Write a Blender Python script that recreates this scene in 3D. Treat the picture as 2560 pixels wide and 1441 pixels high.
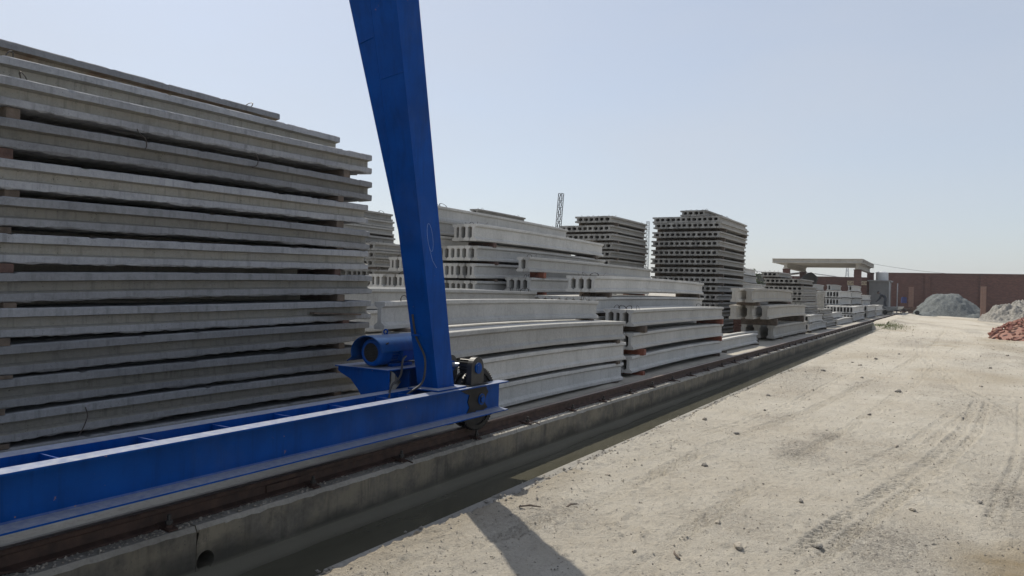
import bpy, bmesh, math, random
import numpy as np
from mathutils import Vector, Matrix, Euler
R = math.radians
random.seed(7); rng = np.random.default_rng(7)
for o in list(bpy.data.objects): bpy.data.objects.remove(o)
SC = bpy.context.scene
COL = SC.collection
# ------------------------------------------------------------------ camera
HC = 1.6; YAW = 0.533394; ROLL = 0.028
cd = bpy.data.cameras.new('camera'); cam = bpy.data.objects.new('camera', cd); COL.objects.link(cam)
cd.sensor_width = 36; cd.sensor_fit = 'HORIZONTAL'; cd.lens = 36*1850/2560
cd.clip_start = .05; cd.clip_end = 4000
fw = Vector((-math.sin(YAW), math.cos(YAW), -0.00059)).normalized()
rt = fw.cross(Vector((0, 0, 1))).normalized(); up = rt.cross(fw)
c, s = math.cos(ROLL), math.sin(ROLL)
r2 = rt*c + up*s; u2 = up*c - rt*s          # image content leans clockwise
M = Matrix((r2, u2, -fw)).transposed().to_4x4(); M.translation = (0, 0, HC)
cam.matrix_world = M
SC.camera = cam
# ------------------------------------------------------------------ sky, sun, exposure
SUNV = Vector((-.73, .38, 1.0)).normalized()
EL = math.asin(SUNV.z); AZ = math.atan2(SUNV.x, SUNV.y)     # azimuth from +Y towards +X
w = bpy.data.worlds.new('World'); SC.world = w; w.use_nodes = True
nt = w.node_tree; nt.nodes.clear()
sky = nt.nodes.new('ShaderNodeTexSky'); sky.sky_type = 'NISHITA'; sky.sun_disc = False
sky.sun_elevation = EL; sky.sun_rotation = AZ
sky.air_density = 1.0; sky.dust_density = 1.2; sky.ozone_density = 2.0; sky.altitude = 50
bg = nt.nodes.new('ShaderNodeBackground'); bg.inputs[1].default_value = 0.112
wo = nt.nodes.new('ShaderNodeOutputWorld')
hz = nt.nodes.new('ShaderNodeMix'); hz.data_type = 'RGBA'; hz.inputs[0].default_value = .62      # bright even haze
hz.inputs[7].default_value = (4.7, 4.93, 5.35, 1); nt.links.new(sky.outputs[0], hz.inputs[6])
tc = nt.nodes.new('ShaderNodeTexCoord'); mp = nt.nodes.new('ShaderNodeMapping'); mp.inputs['Scale'].default_value = (1.2, 1.2, 3.5); nt.links.new(tc.outputs['Generated'], mp.inputs[0])
nz = nt.nodes.new('ShaderNodeTexNoise'); nz.inputs['Scale'].default_value = 1.6; nz.inputs['Detail'].default_value = 5; nt.links.new(mp.outputs[0], nz.inputs['Vector'])
mr = nt.nodes.new('ShaderNodeMapRange'); mr.inputs[1].default_value = .3; mr.inputs[2].default_value = .7; mr.inputs[3].default_value = .52; mr.inputs[4].default_value = .72; nt.links.new(nz.outputs['Fac'], mr.inputs[0]); nt.links.new(mr.outputs[0], hz.inputs[0])
nt.links.new(hz.outputs[2], bg.inputs[0]); nt.links.new(bg.outputs[0], wo.inputs[0])
sl = bpy.data.lights.new('sun', 'SUN'); sl.energy = 4.1; sl.angle = R(.6); sl.color = (1, .93, .80)
so = bpy.data.objects.new('sun', sl); COL.objects.link(so)
so.rotation_euler = SUNV.to_track_quat('Z', 'Y').to_euler(); so.location = (-20, 10, 30)
SC.view_settings.view_transform = 'Standard'; SC.view_settings.look = 'None'
SC.view_settings.exposure = 0.24; SC.view_settings.gamma = 1
SC.render.engine = 'CYCLES'

# ------------------------------------------------------------------ materials
MAT = {}
class NB:
    def __init__(s, name):
        m = bpy.data.materials.new(name); m.use_nodes = True; s.m = m; s.t = m.node_tree; s.t.nodes.clear()
        s.b = s.n('ShaderNodeBsdfPrincipled'); o = s.n('ShaderNodeOutputMaterial'); s.l(s.b.outputs[0], o.inputs[0]); s.o = o
        MAT[name] = m
    def n(s, t, **k):
        x = s.t.nodes.new(t)
        for a, b in k.items(): setattr(x, a, b)
        return x
    def l(s, a, b): s.t.links.new(a, b)
    def pos(s, scale=(1, 1, 1), rnd=True):
        g = s.n('ShaderNodeNewGeometry'); v = g.outputs['Position']
        if rnd:
            oi = s.n('ShaderNodeObjectInfo'); mm = s.n('ShaderNodeMath', operation='MULTIPLY'); s.l(oi.outputs['Random'], mm.inputs[0]); mm.inputs[1].default_value = 37.
            a = s.n('ShaderNodeVectorMath', operation='ADD'); s.l(v, a.inputs[0]); s.l(mm.outputs[0], a.inputs[1]); v = a.outputs[0]
        q = s.n('ShaderNodeVectorMath', operation='MULTIPLY'); s.l(v, q.inputs[0]); q.inputs[1].default_value = scale
        return q.outputs[0]
    def noise(s, v, scale, detail=4, rough=.6):
        x = s.n('ShaderNodeTexNoise'); x.inputs['Scale'].default_value = scale; x.inputs['Detail'].default_value = detail; x.inputs['Roughness'].default_value = rough
        s.l(v, x.inputs['Vector']); return x.outputs['Fac']
    def ramp(s, f, stops, interp='LINEAR'):
        x = s.n('ShaderNodeValToRGB'); x.color_ramp.interpolation = interp; e = x.color_ramp.elements
        while len(e) < len(stops): e.new(.5)
        for i, (p, c) in enumerate(stops):
            e[i].position = p; e[i].color = (c, c, c, 1) if not hasattr(c, '__len__') else (*c, 1)
        s.l(f, x.inputs[0]); return x.outputs[0]
    def mix(s, f, a, b, mode='MIX'):
        x = s.n('ShaderNodeMix', data_type='RGBA', blend_type=mode)
        for i, v in ((0, f), (6, a), (7, b)):
            if hasattr(v, 'links') or hasattr(v, 'is_linked'): s.l(v, x.inputs[i])
            elif i == 0: x.inputs[0].default_value = v
            else: x.inputs[i].default_value = (*v, 1)
        return x.outputs[2]
    def math(s, op, a, b=None):
        x = s.n('ShaderNodeMath', operation=op)
        for i, v in ((0, a), (1, b)):
            if v is None: continue
            if hasattr(v, 'is_linked'): s.l(v, x.inputs[i])
            else: x.inputs[i].default_value = v
        return x.outputs[0]
    def bump(s, f, st, dist=.01):
        x = s.n('ShaderNodeBump'); x.inputs['Strength'].default_value = st; x.inputs['Distance'].default_value = dist
        s.l(f, x.inputs['Height']); s.l(x.outputs[0], s.b.inputs['Normal']); return x
    def col(s, c):
        if hasattr(c, 'is_linked'): s.l(c, s.b.inputs['Base Color'])
        else: s.b.inputs['Base Color'].default_value = (*c, 1)
    def set(s, **k):
        for a, b in k.items():
            i = s.b.inputs[a]
            if hasattr(b, 'is_linked'): s.l(b, i)
            else: i.default_value = b
    def rand(s):
        return s.n('ShaderNodeObjectInfo').outputs['Random']
    def upz(s):
        g = s.n('ShaderNodeNewGeometry'); x = s.n('ShaderNodeSeparateXYZ'); s.l(g.outputs['Normal'], x.inputs[0]); return x.outputs[2]

def simple(name, c, rough=.8, metal=0, nscale=12, amt=.25, bump=.15, bd=.004):
    m = NB(name); v = m.pos(); f = m.noise(v, nscale, 6)
    dark = tuple(x*(1-amt) for x in c); lite = tuple(min(1, x*(1+amt)) for x in c)
    m.col(m.ramp(f, [(.3, dark), (.7, lite)])); m.set(Roughness=rough, Metallic=metal)
    if bump: m.bump(m.noise(v, nscale*6, 4), bump, bd)
    return m

def concrete(name, lo, hi, pit=.55, streak=.25, warm=None, bumpd=.004, dirt=.25, var=.42):
    m = NB(name); v = m.pos()
    big = m.noise(v, 1.7, 5, .6); fine = m.noise(v, 38, 5, .7)
    col = m.ramp(big, [(.3, lo), (.72, hi)])
    col = m.mix(.35, col, m.ramp(fine, [(.3, tuple(x*.72 for x in lo)), (.75, tuple(min(1, x*1.12) for x in hi))]))
    if warm:
        col = m.mix(m.ramp(m.noise(v, 4.5, 4), [(.42, 0.), (.62, .8)]), col, warm)
    # vertical run marks
    st = m.noise(m.pos((9, 9, .8)), 2.2, 4, .7)
    col = m.mix(m.ramp(st, [(.52, 0.), (.72, streak)]), col, tuple(x*.5 for x in lo))
    # mottled dirt
    dn = m.noise(v, 5.5, 6, .75)
    col = m.mix(m.ramp(dn, [(.55, 0.), (.75, dirt)]), col, tuple(x*.55 for x in lo))
    # air voids
    vo = m.n('ShaderNodeTexVoronoi'); vo.inputs['Scale'].default_value = 48; m.l(v, vo.inputs['Vector'])
    pits = m.ramp(vo.outputs['Distance'], [(.10, 1.), (.2, 0.)])
    keep = m.ramp(m.noise(v, 9, 2), [(.5, 0.), (.62, 1.)])
    pk = m.math('MULTIPLY', m.math('MULTIPLY', pits, keep), pit)
    col = m.mix(pk, col, (.05, .05, .05))
    # individual tone
    r = m.math('ADD', m.math('MULTIPLY', m.rand(), var), 1-var/2)
    cc = m.n('ShaderNodeVectorMath', operation='SCALE'); m.l(col, cc.inputs[0]); m.l(r, cc.inputs['Scale'])
    m.col(cc.outputs[0]); m.set(Roughness=.9)
    h = m.math('SUBTRACT', m.math('ADD', m.math('MULTIPLY', fine, .6), m.math('MULTIPLY', dn, .5)), m.math('MULTIPLY', pk, 1.2))
    m.bump(h, .55, bumpd); return m

concrete('concrete', (.33, .326, .312), (.48, .474, .455), streak=.32, dirt=.38)
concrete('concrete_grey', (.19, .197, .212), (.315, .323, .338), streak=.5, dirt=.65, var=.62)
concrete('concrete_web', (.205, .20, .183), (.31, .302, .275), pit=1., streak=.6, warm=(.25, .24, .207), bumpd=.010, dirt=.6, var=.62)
concrete('joist_side', (.235, .228, .212), (.345, .337, .318), pit=.8, streak=.55, dirt=.45)
concrete('concrete_old', (.30, .288, .262), (.46, .443, .41), pit=.6, streak=.5, warm=(.36, .335, .29))
concrete('concrete_rust', (.28, .245, .19), (.38, .34, .27), pit=.5, streak=.6, warm=(.20, .12, .07))
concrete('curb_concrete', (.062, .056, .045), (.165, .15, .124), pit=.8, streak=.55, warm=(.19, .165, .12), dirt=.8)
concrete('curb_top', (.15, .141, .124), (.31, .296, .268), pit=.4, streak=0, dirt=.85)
concrete('plaster', (.17, .17, .17), (.25, .25, .25), pit=.1)

def wetband():
    m = bpy.data.materials['curb_concrete']; t = m.node_tree; b = [n for n in t.nodes if n.type == 'BSDF_PRINCIPLED'][0]; src = b.inputs['Base Color'].links[0].from_socket
    w_ = NB.__new__(NB); w_.m = m; w_.t = t; w_.b = b
    g = w_.n('ShaderNodeNewGeometry'); sp = w_.n('ShaderNodeSeparateXYZ'); w_.l(g.outputs['Position'], sp.inputs[0])
    n = w_.noise(w_.pos((1, .5, 1), False), 2.2, 5, .65)
    h = w_.math('ADD', sp.outputs[2], w_.math('MULTIPLY', w_.math('SUBTRACT', n, .5), -.38))
    f = w_.ramp(h, [(.03, .85), (.13, 0.)])
    low = w_.ramp(sp.outputs[2], [(-.0, .6), (.02, 0.)])
    c2 = w_.mix(f, src, (.028, .026, .02)); c3 = w_.mix(w_.math('MULTIPLY', low, .8), c2, (.13, .12, .09)); w_.l(c3, b.inputs['Base Color'])
wetband()
def paint(name, c, dust=.75, dustcol=(.36, .37, .38), chips=True, coat=.4):
    m = NB(name); v = m.pos(rnd=False)
    n1 = m.noise(v, 3.0, 5); n2 = m.noise(v, 24, 5, .7)
    col = m.ramp(n1, [(.3, tuple(x*.78 for x in c)), (.7, tuple(x*1.15 for x in c))])
    # scratches
    sc = m.noise(m.pos((3, 3, 26), False), 5, 5, .75)
    col = m.mix(m.ramp(sc, [(.60, 0.), (.74, .4)]), col, (.03, .09, .2)); col = m.mix(m.ramp(m.noise(m.pos((5, 5, .5), False), 3, 5, .7), [(.5, 0.), (.75, .55)]), col, tuple(x*.45 for x in c)); col = m.mix(m.ramp(m.noise(v, 1.3, 6, .7), [(.5, 0.), (.8, .22)]), col, (.10, .12, .15))
    if chips:
        ch = m.math('MULTIPLY', m.ramp(m.noise(v, 17, 6, .75), [(.675, 0.), (.69, 1.)]), m.ramp(m.noise(v, 1.1, 2), [(.5, 0.), (.58, 1.)]))
        col = m.mix(ch, col, (.32, .17, .05))
    upf = m.ramp(m.upz(), [(.55, 0.), (.9, 1.)])
    df = m.math('MULTIPLY', upf, m.ramp(n2, [(.25, dust*.45), (.7, dust)]))
    col = m.mix(df, col, dustcol)
    m.col(col)
    m.set(Roughness=m.ramp(n2, [(.3, .30), (.7, .5)]))
    m.b.inputs['Specular IOR Level'].default_value = .07
    m.bump(m.noise(v, 9, 4), .12, .006); return m
paint('blue_paint', (.0006, .052, .245), dust=.72, dustcol=(.46, .47, .47))
paint('blue_clean', (.0005, .050, .25), dust=.15, chips=True)
paint('blue_hood', (.006, .05, .19), dust=.55, dustcol=(.12, .2, .33))
simple('grease', (.011, .011, .012), .6, 0, 20, .5); MAT['grease'].node_tree.nodes['Principled BSDF'].inputs['Specular IOR Level'].default_value = .25
simple('dark_steel', (.022, .022, .023), .5, .25, 20, .4)
simple('rust', (.045, .025, .019), .75, .2, 14, .5, .4)
simple('rail_top', (.30, .24, .21), .38, .8, 30, .2)
simple('timber', (.105, .082, .065), .9, 0, 9, .45, .4, .01)
simple('timber_orange', (.19, .065, .04), .8, 0, 9, .4, .3)
simple('timber_red', (.10, .058, .048), .85, 0, 9, .4, .4, .01)
simple('rubber', (.025, .025, .027), .55, 0, 20, .3)
simple('loop_steel', (.07, .06, .055), .6, .6, 30, .4)
simple('chalk', (.28, .36, .5), .9)
simple('galv', (.42, .44, .46), .5, .6, 10, .2)
simple('mast_steel', (.05, .055, .065), .6, .5)
simple('tank_white', (.46, .48, .50), .5, 0, 3, .1)
simple('roof_sheet', (.55, .56, .56), .5, .3, 3, .15)
simple('skin', (.12, .07, .05), .6); simple('cloth_dark', (.03, .035, .045), .95)
simple('hair', (.01, .01, .01), .7); simple('blue_plastic', (.02, .03, .14), .5)
simple('sign_board', (.42, .36, .26), .8); simple('sign_letters', (.07, .02, .02), .7)
simple('mixer', (.035, .033, .033), .7, .2, 6, .4)
simple('grass_blade', (.10, .13, .03), .8, 0, 5, .5, 0)
simple('stone', (.19, .178, .16), .95, 0, 20, .4, .6, .01)
simple('clod', (.30, .27, .225), .95, 0, 20, .35, .6, .01)
simple('brick_dark', (.085, .042, .033), .95); simple('block_pale', (.36, .34, .30), .9, 0, 14, .25, .3)

def brickmat(name, sx=1.):
    m = NB(name)
    g = m.n('ShaderNodeNewGeometry'); sp = m.n('ShaderNodeSeparateXYZ'); m.l(g.outputs['Position'], sp.inputs[0])
    cb = m.n('ShaderNodeCombineXYZ'); m.l(m.math('ADD', sp.outputs[0], sp.outputs[1]), cb.inputs[0]); m.l(sp.outputs[2], cb.inputs[1])
    b = m.n('ShaderNodeTexBrick'); m.l(cb.outputs[0], b.inputs['Vector'])
    b.inputs['Scale'].default_value = 1; b.inputs['Brick Width'].default_value = .24; b.inputs['Row Height'].default_value = .085
    b.inputs['Mortar Size'].default_value = .012; b.inputs['Mortar Smooth'].default_value = .3; b.inputs['Bias'].default_value = -.2
    b.inputs['Color1'].default_value = (.085, .03, .023, 1); b.inputs['Color2'].default_value = (.15, .06, .045, 1); b.inputs['Mortar'].default_value = (.115, .085, .075, 1)
    v = m.pos(rnd=False)
    col = m.mix(m.ramp(m.noise(v, .5, 6, .7), [(.38, 0.), (.7, .6)]), b.outputs['Color'], (.08, .038, .035))
    col = m.mix(m.ramp(m.noise(v, 4, 4, .7), [(.6, 0.), (.75, .5)]), col, (.28, .15, .11))
    m.col(col); m.set(Roughness=.95); m.bump(b.outputs['Fac'], -.6, .01)
brickmat('brick_wall')
brickmat('brick_pale')
for n_ in MAT['brick_pale'].node_tree.nodes:
    if n_.type == 'TEX_BRICK':
        n_.inputs['Color1'].default_value = (.19, .085, .06, 1); n_.inputs['Color2'].default_value = (.26, .13, .09, 1); n_.inputs['Mortar'].default_value = (.30, .26, .22, 1)
    if n_.type == 'MIX' and n_.data_type == 'RGBA' and tuple(round(q, 3) for q in n_.inputs[7].default_value[:3]) == (.08, .038, .035): n_.inputs[7].default_value = (.22, .12, .09, 1)
def brickpiece():
    m = NB('brick'); v = m.pos(); r = m.rand()
    c1 = m.ramp(r, [(0., (.19, .075, .055)), (.35, (.26, .11, .085)), (.7, (.21, .105, .085)), (1., (.32, .19, .135))])
    m.col(m.mix(m.ramp(m.noise(v, 8, 5), [(.5, 0.), (.7, .5)]), c1, (.36, .25, .19))); m.set(Roughness=.95); m.bump(m.noise(v, 40, 4), .4, .006)
brickpiece()
# road dirt: pale, dusty, with gravelly patches held in a vertex attribute
def dirt():
    m = NB('road_dirt'); v = m.pos(rnd=False)
    n0 = m.noise(v, .35, 5, .6); n1 = m.noise(v, 2.3, 6, .7); n2 = m.noise(v, 26, 6, .75); n3 = m.noise(v, 90, 3, .7)
    col = m.ramp(n0, [(.32, (.40, .360, .300)), (.5, (.458, .425, .366)), (.68, (.51, .487, .435))])
    col = m.mix(.45, col, m.ramp(n1, [(.3, (.34, .305, .253)), (.55, (.472, .439, .38)), (.75, (.56, .533, .478))]))
    col = m.mix(m.ramp(n2, [(.56, 0.), (.72, .5)]), col, (.25, .22, .18))
    col = m.mix(m.math('MULTIPLY', m.ramp(n3, [(.55, 0.), (.68, .55)]), m.ramp(n1, [(.35, .25), (.62, 1.)])), col, (.19, .17, .145))
    at = m.n('ShaderNodeAttribute'); at.attribute_name = 'gravel'
    gm = m.math('MULTIPLY', at.outputs['Fac'], m.ramp(m.math('ADD', m.math('MULTIPLY', n2, .6), m.math('MULTIPLY', n3, .4)), [(.40, 0.), (.56, 1.)]))
    col = m.mix(gm, col, (.20, .185, .165))
    a2 = m.n('ShaderNodeAttribute'); a2.attribute_name = 'damp'
    col = m.mix(m.math('MULTIPLY', a2.outputs['Fac'], m.ramp(n1, [(.25, .5), (.6, 1.)])), col, (.24, .19, .12))
    m.col(col); m.set(Roughness=1.0); m.b.inputs['Specular IOR Level'].default_value = .15
    m.bump(m.math('ADD', m.math('MULTIPLY', n2, .7), m.math('MULTIPLY', n3, .35)), 1., .045)
dirt()
def yard():
    m = NB('yard_dirt'); v = m.pos(rnd=False)
    n1 = m.noise(v, 1.2, 6, .7); n2 = m.noise(v, 24, 6, .75)
    col = m.ramp(n1, [(.3, (.27, .25, .215)), (.7, (.43, .40, .345))]); col = m.mix(m.ramp(n2, [(.5, 0.), (.7, .55)]), col, (.17, .16, .14))
    m.col(col); m.set(Roughness=1.); m.bump(n2, .6, .015)
yard()
def heap(name, a, b, sc, bd, dots=None):
    m = NB(name); v = m.pos(rnd=False); n = m.noise(v, sc, 6, .8)
    col = m.ramp(n, [(.3, a), (.7, b)])
    vo = m.n('ShaderNodeTexVoronoi'); vo.inputs['Scale'].default_value = sc*1.6; m.l(v, vo.inputs['Vector'])
    sr = m.n('ShaderNodeSeparateColor'); m.l(vo.outputs['Color'], sr.inputs[0]); col = m.mix(.5, col, m.ramp(sr.outputs[0], [(0., tuple(x*.8 for x in a)), (1., tuple(x*1.15 for x in b))]))
    m.col(col); m.set(Roughness=1.); m.bump(m.math('ADD', n, vo.outputs['Distance']), .8, bd)
heap('gravel_grey', (.075, .086, .09), (.19, .206, .206), 9, .05)
heap('mud_grey', (.15, .142, .128), (.28, .267, .245), 6, .04)
def water():
    m = NB('ditch_water'); v = m.pos((1, .35, 1), False)
    m.col(m.ramp(m.noise(v, 2.5, 4), [(.3, (.052, .050, .036)), (.7, (.082, .078, .06))])); m.set(Roughness=.13)
    m.b.inputs['IOR'].default_value = 1.33; m.b.inputs['Specular IOR Level'].default_value = .4
    m.bump(m.noise(v, 9, 3), .03, .01)
water()
def leafm():
    m = NB('leaf'); oi = m.pos(rnd=False)
    m.col(m.ramp(m.noise(oi, 3, 4), [(.3, (.035, .06, .018)), (.7, (.085, .12, .04))])); m.set(Roughness=.8)
leafm()

# ------------------------------------------------------------------ mesh helpers
class MB:
    def __init__(s): s.v = []; s.f = []; s.mi = []; s.k = 0
    def add(s, vs, fs, mi=None):
        b = len(s.v); s.v += [tuple(x) for x in vs]; s.f += [tuple(i+b for i in f) for f in fs]; s.mi += [s.k if mi is None else mi]*len(fs); return s
    def box(s, a, b, bev=0):
        x0, y0, z0 = a; x1, y1, z1 = b
        if bev <= 0:
            v = [(x0,y0,z0),(x1,y0,z0),(x1,y1,z0),(x0,y1,z0),(x0,y0,z1),(x1,y0,z1),(x1,y1,z1),(x0,y1,z1)]
            return s.add(v, [(3,2,1,0),(4,5,6,7),(0,1,5,4),(1,2,6,5),(2,3,7,6),(3,0,4,7)])
        bm = bmesh.new(); bmesh.ops.create_cube(bm, size=1)
        for q in bm.verts: q.co = Vector(((x0+x1)/2+q.co.x*(x1-x0), (y0+y1)/2+q.co.y*(y1-y0), (z0+z1)/2+q.co.z*(z1-z0)))
        bmesh.ops.bevel(bm, geom=bm.edges[:], offset=bev, segments=2, profile=.5, affect='EDGES')
        bm.verts.index_update(); s.add([q.co for q in bm.verts], [[q.index for q in f.verts] for f in bm.faces]); bm.free(); return s
    def prism(s, poly, axis, a, b):
        # poly: 2D points; axis 0: (y,z) along x ; 1: (x,z) along y ; 2: (x,y) along z
        def P(p, t): return (t, p[0], p[1]) if axis == 0 else ((p[0], t, p[1]) if axis == 1 else (p[0], p[1], t))
        n = len(poly); v = [P(p, a) for p in poly]+[P(p, b) for p in poly]
        f = [tuple(range(n))[::-1], tuple(range(n, 2*n))]+[(i, (i+1) % n, n+(i+1) % n, n+i) for i in range(n)]
        return s.add(v, f)
    def cyl(s, a, b, r0, r1=None, n=16, caps=True):
        r1 = r0 if r1 is None else r1; a = Vector(a); b = Vector(b); d = (b-a).normalized()
        u = d.orthogonal().normalized(); w_ = d.cross(u)
        v = [a+(u*math.cos(t)+w_*math.sin(t))*r0 for t in [2*math.pi*i/n for i in range(n)]]+[b+(u*math.cos(t)+w_*math.sin(t))*r1 for t in [2*math.pi*i/n for i in range(n)]]
        f = [(i, (i+1) % n, n+(i+1) % n, n+i) for i in range(n)]
        if caps: f += [tuple(range(n))[::-1], tuple(range(n, 2*n))]
        return s.add(v, f)
    def tube(s, pts, r, n=8):
        P = [Vector(p) for p in pts]; rings = []; u = None
        for i, p in enumerate(P):
            d = (P[min(i+1, len(P)-1)]-P[max(i-1, 0)]).normalized()
            if u is None: u = d.orthogonal().normalized()
            u = (u-d*u.dot(d)).normalized(); w_ = d.cross(u)
            rr = r[i] if hasattr(r, '__len__') else r
            rings.append([p+(u*math.cos(t)+w_*math.sin(t))*rr for t in [2*math.pi*k/n for k in range(n)]])
        v = [q for r_ in rings for q in r_]; f = []
        for i in range(len(P)-1):
            for k in range(n): f.append((i*n+k, i*n+(k+1) % n, (i+1)*n+(k+1) % n, (i+1)*n+k))
        f += [tuple(range(n))[::-1], tuple(range((len(P)-1)*n, len(P)*n))]
        return s.add(v, f)
    def mesh(s, name, mats, smooth=False):
        me = bpy.data.meshes.new(name); me.from_pydata(s.v, [], s.f)
        for m in (mats if isinstance(mats, (list, tuple)) else [mats]): me.materials.append(MAT[m])
        if any(s.mi): me.polygons.foreach_set('material_index', s.mi)
        if smooth: me.polygons.foreach_set('use_smooth', [True]*len(s.f))
        me.update(); return me
    def build(s, name, mats, parent=None, smooth=False, loc=None):
        me = s.mesh(name, mats, smooth)
        return put(name, me, parent, loc)
def put(name, me, parent=None, loc=None, rot=None, scale=None):
    o = bpy.data.objects.new(name, me); COL.objects.link(o)
    if parent: o.parent = parent
    if loc is not None: o.location = loc
    if rot is not None: o.rotation_euler = rot
    if scale is not None: o.scale = scale
    return o
def tag(o, label, cat, group=None):
    o['label'] = label; o['category'] = cat
    if group: o['group'] = group
    return o
def struct(o): o['kind'] = 'structure'; return o
def empty(name, loc=(0, 0, 0)):
    o = bpy.data.objects.new(name, None); COL.objects.link(o); o.location = loc; o.empty_display_size = .2; return o
ORD = ['', 'first', 'second', 'third', 'fourth', 'fifth', 'sixth', 'seventh', 'eighth', 'ninth', 'tenth', 'eleventh', 'twelfth', 'thirteenth', 'fourteenth', 'fifteenth', 'sixteenth', 'seventeenth']
# value noise on numpy arrays
def vnoise(x, y, seed=0):
    xi = np.floor(x).astype(np.int64); yi = np.floor(y).astype(np.int64); fx = x-xi; fy = y-yi
    fx = fx*fx*(3-2*fx); fy = fy*fy*(3-2*fy)
    def h(a, b):
        n = (a*374761393+b*668265263+seed*974711) & 0x7fffffff
        n = ((n ^ (n >> 13))*1274126177) & 0x7fffffff
        n = n ^ (n >> 16); return (n & 0xffff)/65535.
    return (h(xi, yi)*(1-fx)+h(xi+1, yi)*fx)*(1-fy)+(h(xi, yi+1)*(1-fx)+h(xi+1, yi+1)*fx)*fy
def fbm(x, y, o=4, seed=0):
    t = 0; a = .5
    for i in range(o): t = t+a*(vnoise(x*2**i, y*2**i, seed+i)-.5); a *= .5
    return t
def grid_mesh(name, xs, ys, Z, mat, attrs=None, smooth=True):
    X, Y = np.meshgrid(xs, ys); n, m = len(xs), len(ys)
    co = np.stack([X.ravel(), Y.ravel(), Z.ravel()], 1).astype(np.float32)
    i = np.arange(n*m).reshape(m, n); q = np.stack([i[:-1, :-1], i[:-1, 1:], i[1:, 1:], i[1:, :-1]], -1).reshape(-1, 4)
    me = bpy.data.meshes.new(name); me.vertices.add(n*m); me.vertices.foreach_set('co', co.ravel())
    me.loops.add(q.size); me.loops.foreach_set('vertex_index', q.ravel().astype(np.int32))
    me.polygons.add(len(q)); me.polygons.foreach_set('loop_start', np.arange(0, q.size, 4, dtype=np.int32)); me.polygons.foreach_set('loop_total', np.full(len(q), 4, np.int32))
    if smooth: me.polygons.foreach_set('use_smooth', np.ones(len(q), bool))
    for k, a in (attrs or {}).items():
        at = me.attributes.new(k, 'FLOAT', 'POINT'); at.data.foreach_set('value', a.ravel().astype(np.float32))
    me.materials.append(MAT[mat]); me.update(); me.validate()
    return me

# ================================================================== SETTING
YG = .25                                            # storage-yard level
def spaced(parts):
    out = []
    for a, b, d in parts: out += list(np.arange(a, b-1e-9, d))
    return np.array(out+[parts[-1][1]])
# ground far below everything, out to the horizon
g = MB(); g.add([(-600, -300, -.5), (600, -300, -.5), (600, 880, -.5), (-600, 880, -.5)], [(0, 1, 2, 3)])
struct(g.build('ground', 'yard_dirt'))
# --- road
xs = spaced([(-2.93, 1.0, .016), (1.0, 3.4, .05), (3.4, 9, .25), (9, 30, 1.5), (30, 400, 30)])
ys = spaced([(-12, 2.4, .6), (2.4, 9.2, .019), (9.2, 16, .05), (16, 34, .14), (34, 92, .45), (92, 700, 38)])
X, Y = np.meshgrid(xs, ys)
Z = .06*fbm(X*.35, Y*.35, 3, 1)+.035*fbm(X*1.7, Y*1.7, 4, 5)+.022*fbm(X*9, Y*9, 4, 9)+.022*fbm(X*28, Y*28, 2, 12)
clod = np.clip(fbm(X*16, Y*16, 3, 21)-.08, 0, 1)*np.clip(fbm(X*1.1+3, Y*1.1, 2, 31)+.14, 0, .4)
Z += clod*.28
crust = np.clip(1-np.hypot((X+2.45)/.42, (Y-4.75)/.9), 0, 1)+.7*np.clip((-2.45-X)/.4, 0, 1)*np.clip(fbm(X*.6, Y*.5, 2, 44)+.15, 0, 1)
cr_ = vnoise(X*7+3*fbm(X*3, Y*3, 2, 3), Y*4.5, 63); Z += np.clip(crust, 0, 1)*(.028*np.floor(cr_*4)/4+.012*fbm(X*30, Y*30, 2, 4))
gravel = np.zeros_like(X); damp = np.zeros_like(X)
far_ = np.clip((Y-9)/10, 0, 1)
gravel = np.maximum(gravel, .75*np.clip(5*fbm(X*.8, Y*.35, 4, 131)-.35, 0, 1)*(.35+.65*far_)); damp = np.maximum(damp, .55*np.clip(5*fbm(X*.5+9, Y*.22, 4, 141)-.4, 0, 1)*far_)
Z = Z+far_*.05*fbm(X*1.3, Y*.8, 4, 151)
def blob(cx, cy, rx, ry, seed): 
    d = np.hypot((X-cx)/rx, (Y-cy)/ry)+1.1*fbm(X*2.2, Y*2.2, 3, seed)
    return np.clip(1.25-d, 0, 1)
for cx, cy, rx, ry, a in ((-1.31, 8.0, .35, .6, 1), (-1.15, 9.1, .22, .4, 1), (-.28, 5.35, .5, .8, .9), (.5, 7.3, .35, 1.2, .8), (-2.4, 4.55, .35, .5, .6), (-1.2, 5.2, .6, .5, .4), (-1.9, 9.9, .3, .8, .5), (-2.3, 14, .5, 2.5, .5), (-1.2, 15, .5, 1.5, .4), (.4, 13, .6, 2.5, .4), (2.2, 30, 1.3, 4, .5), (-.6, 33, 1.5, 3, .4), (.8, 22, .8, 3, .4)):
    gravel = np.maximum(gravel, a*blob(cx, cy, rx, ry, int(cx*50+cy*10) % 97))
damp = np.maximum(damp, blob(.45, 5.0, .45, .8, 3)); damp = np.maximum(damp, .7*blob(.9, 6.6, .3, 1., 4)); damp = np.maximum(damp, .5*np.clip(1-(X+2.9)/.35, 0, 1)*(Y < 6)); damp = np.maximum(damp, .6*blob(1.7, 36, .9, 3, 4))
Z += gravel*.012*(vnoise(X*38, Y*38, 51))
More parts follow.
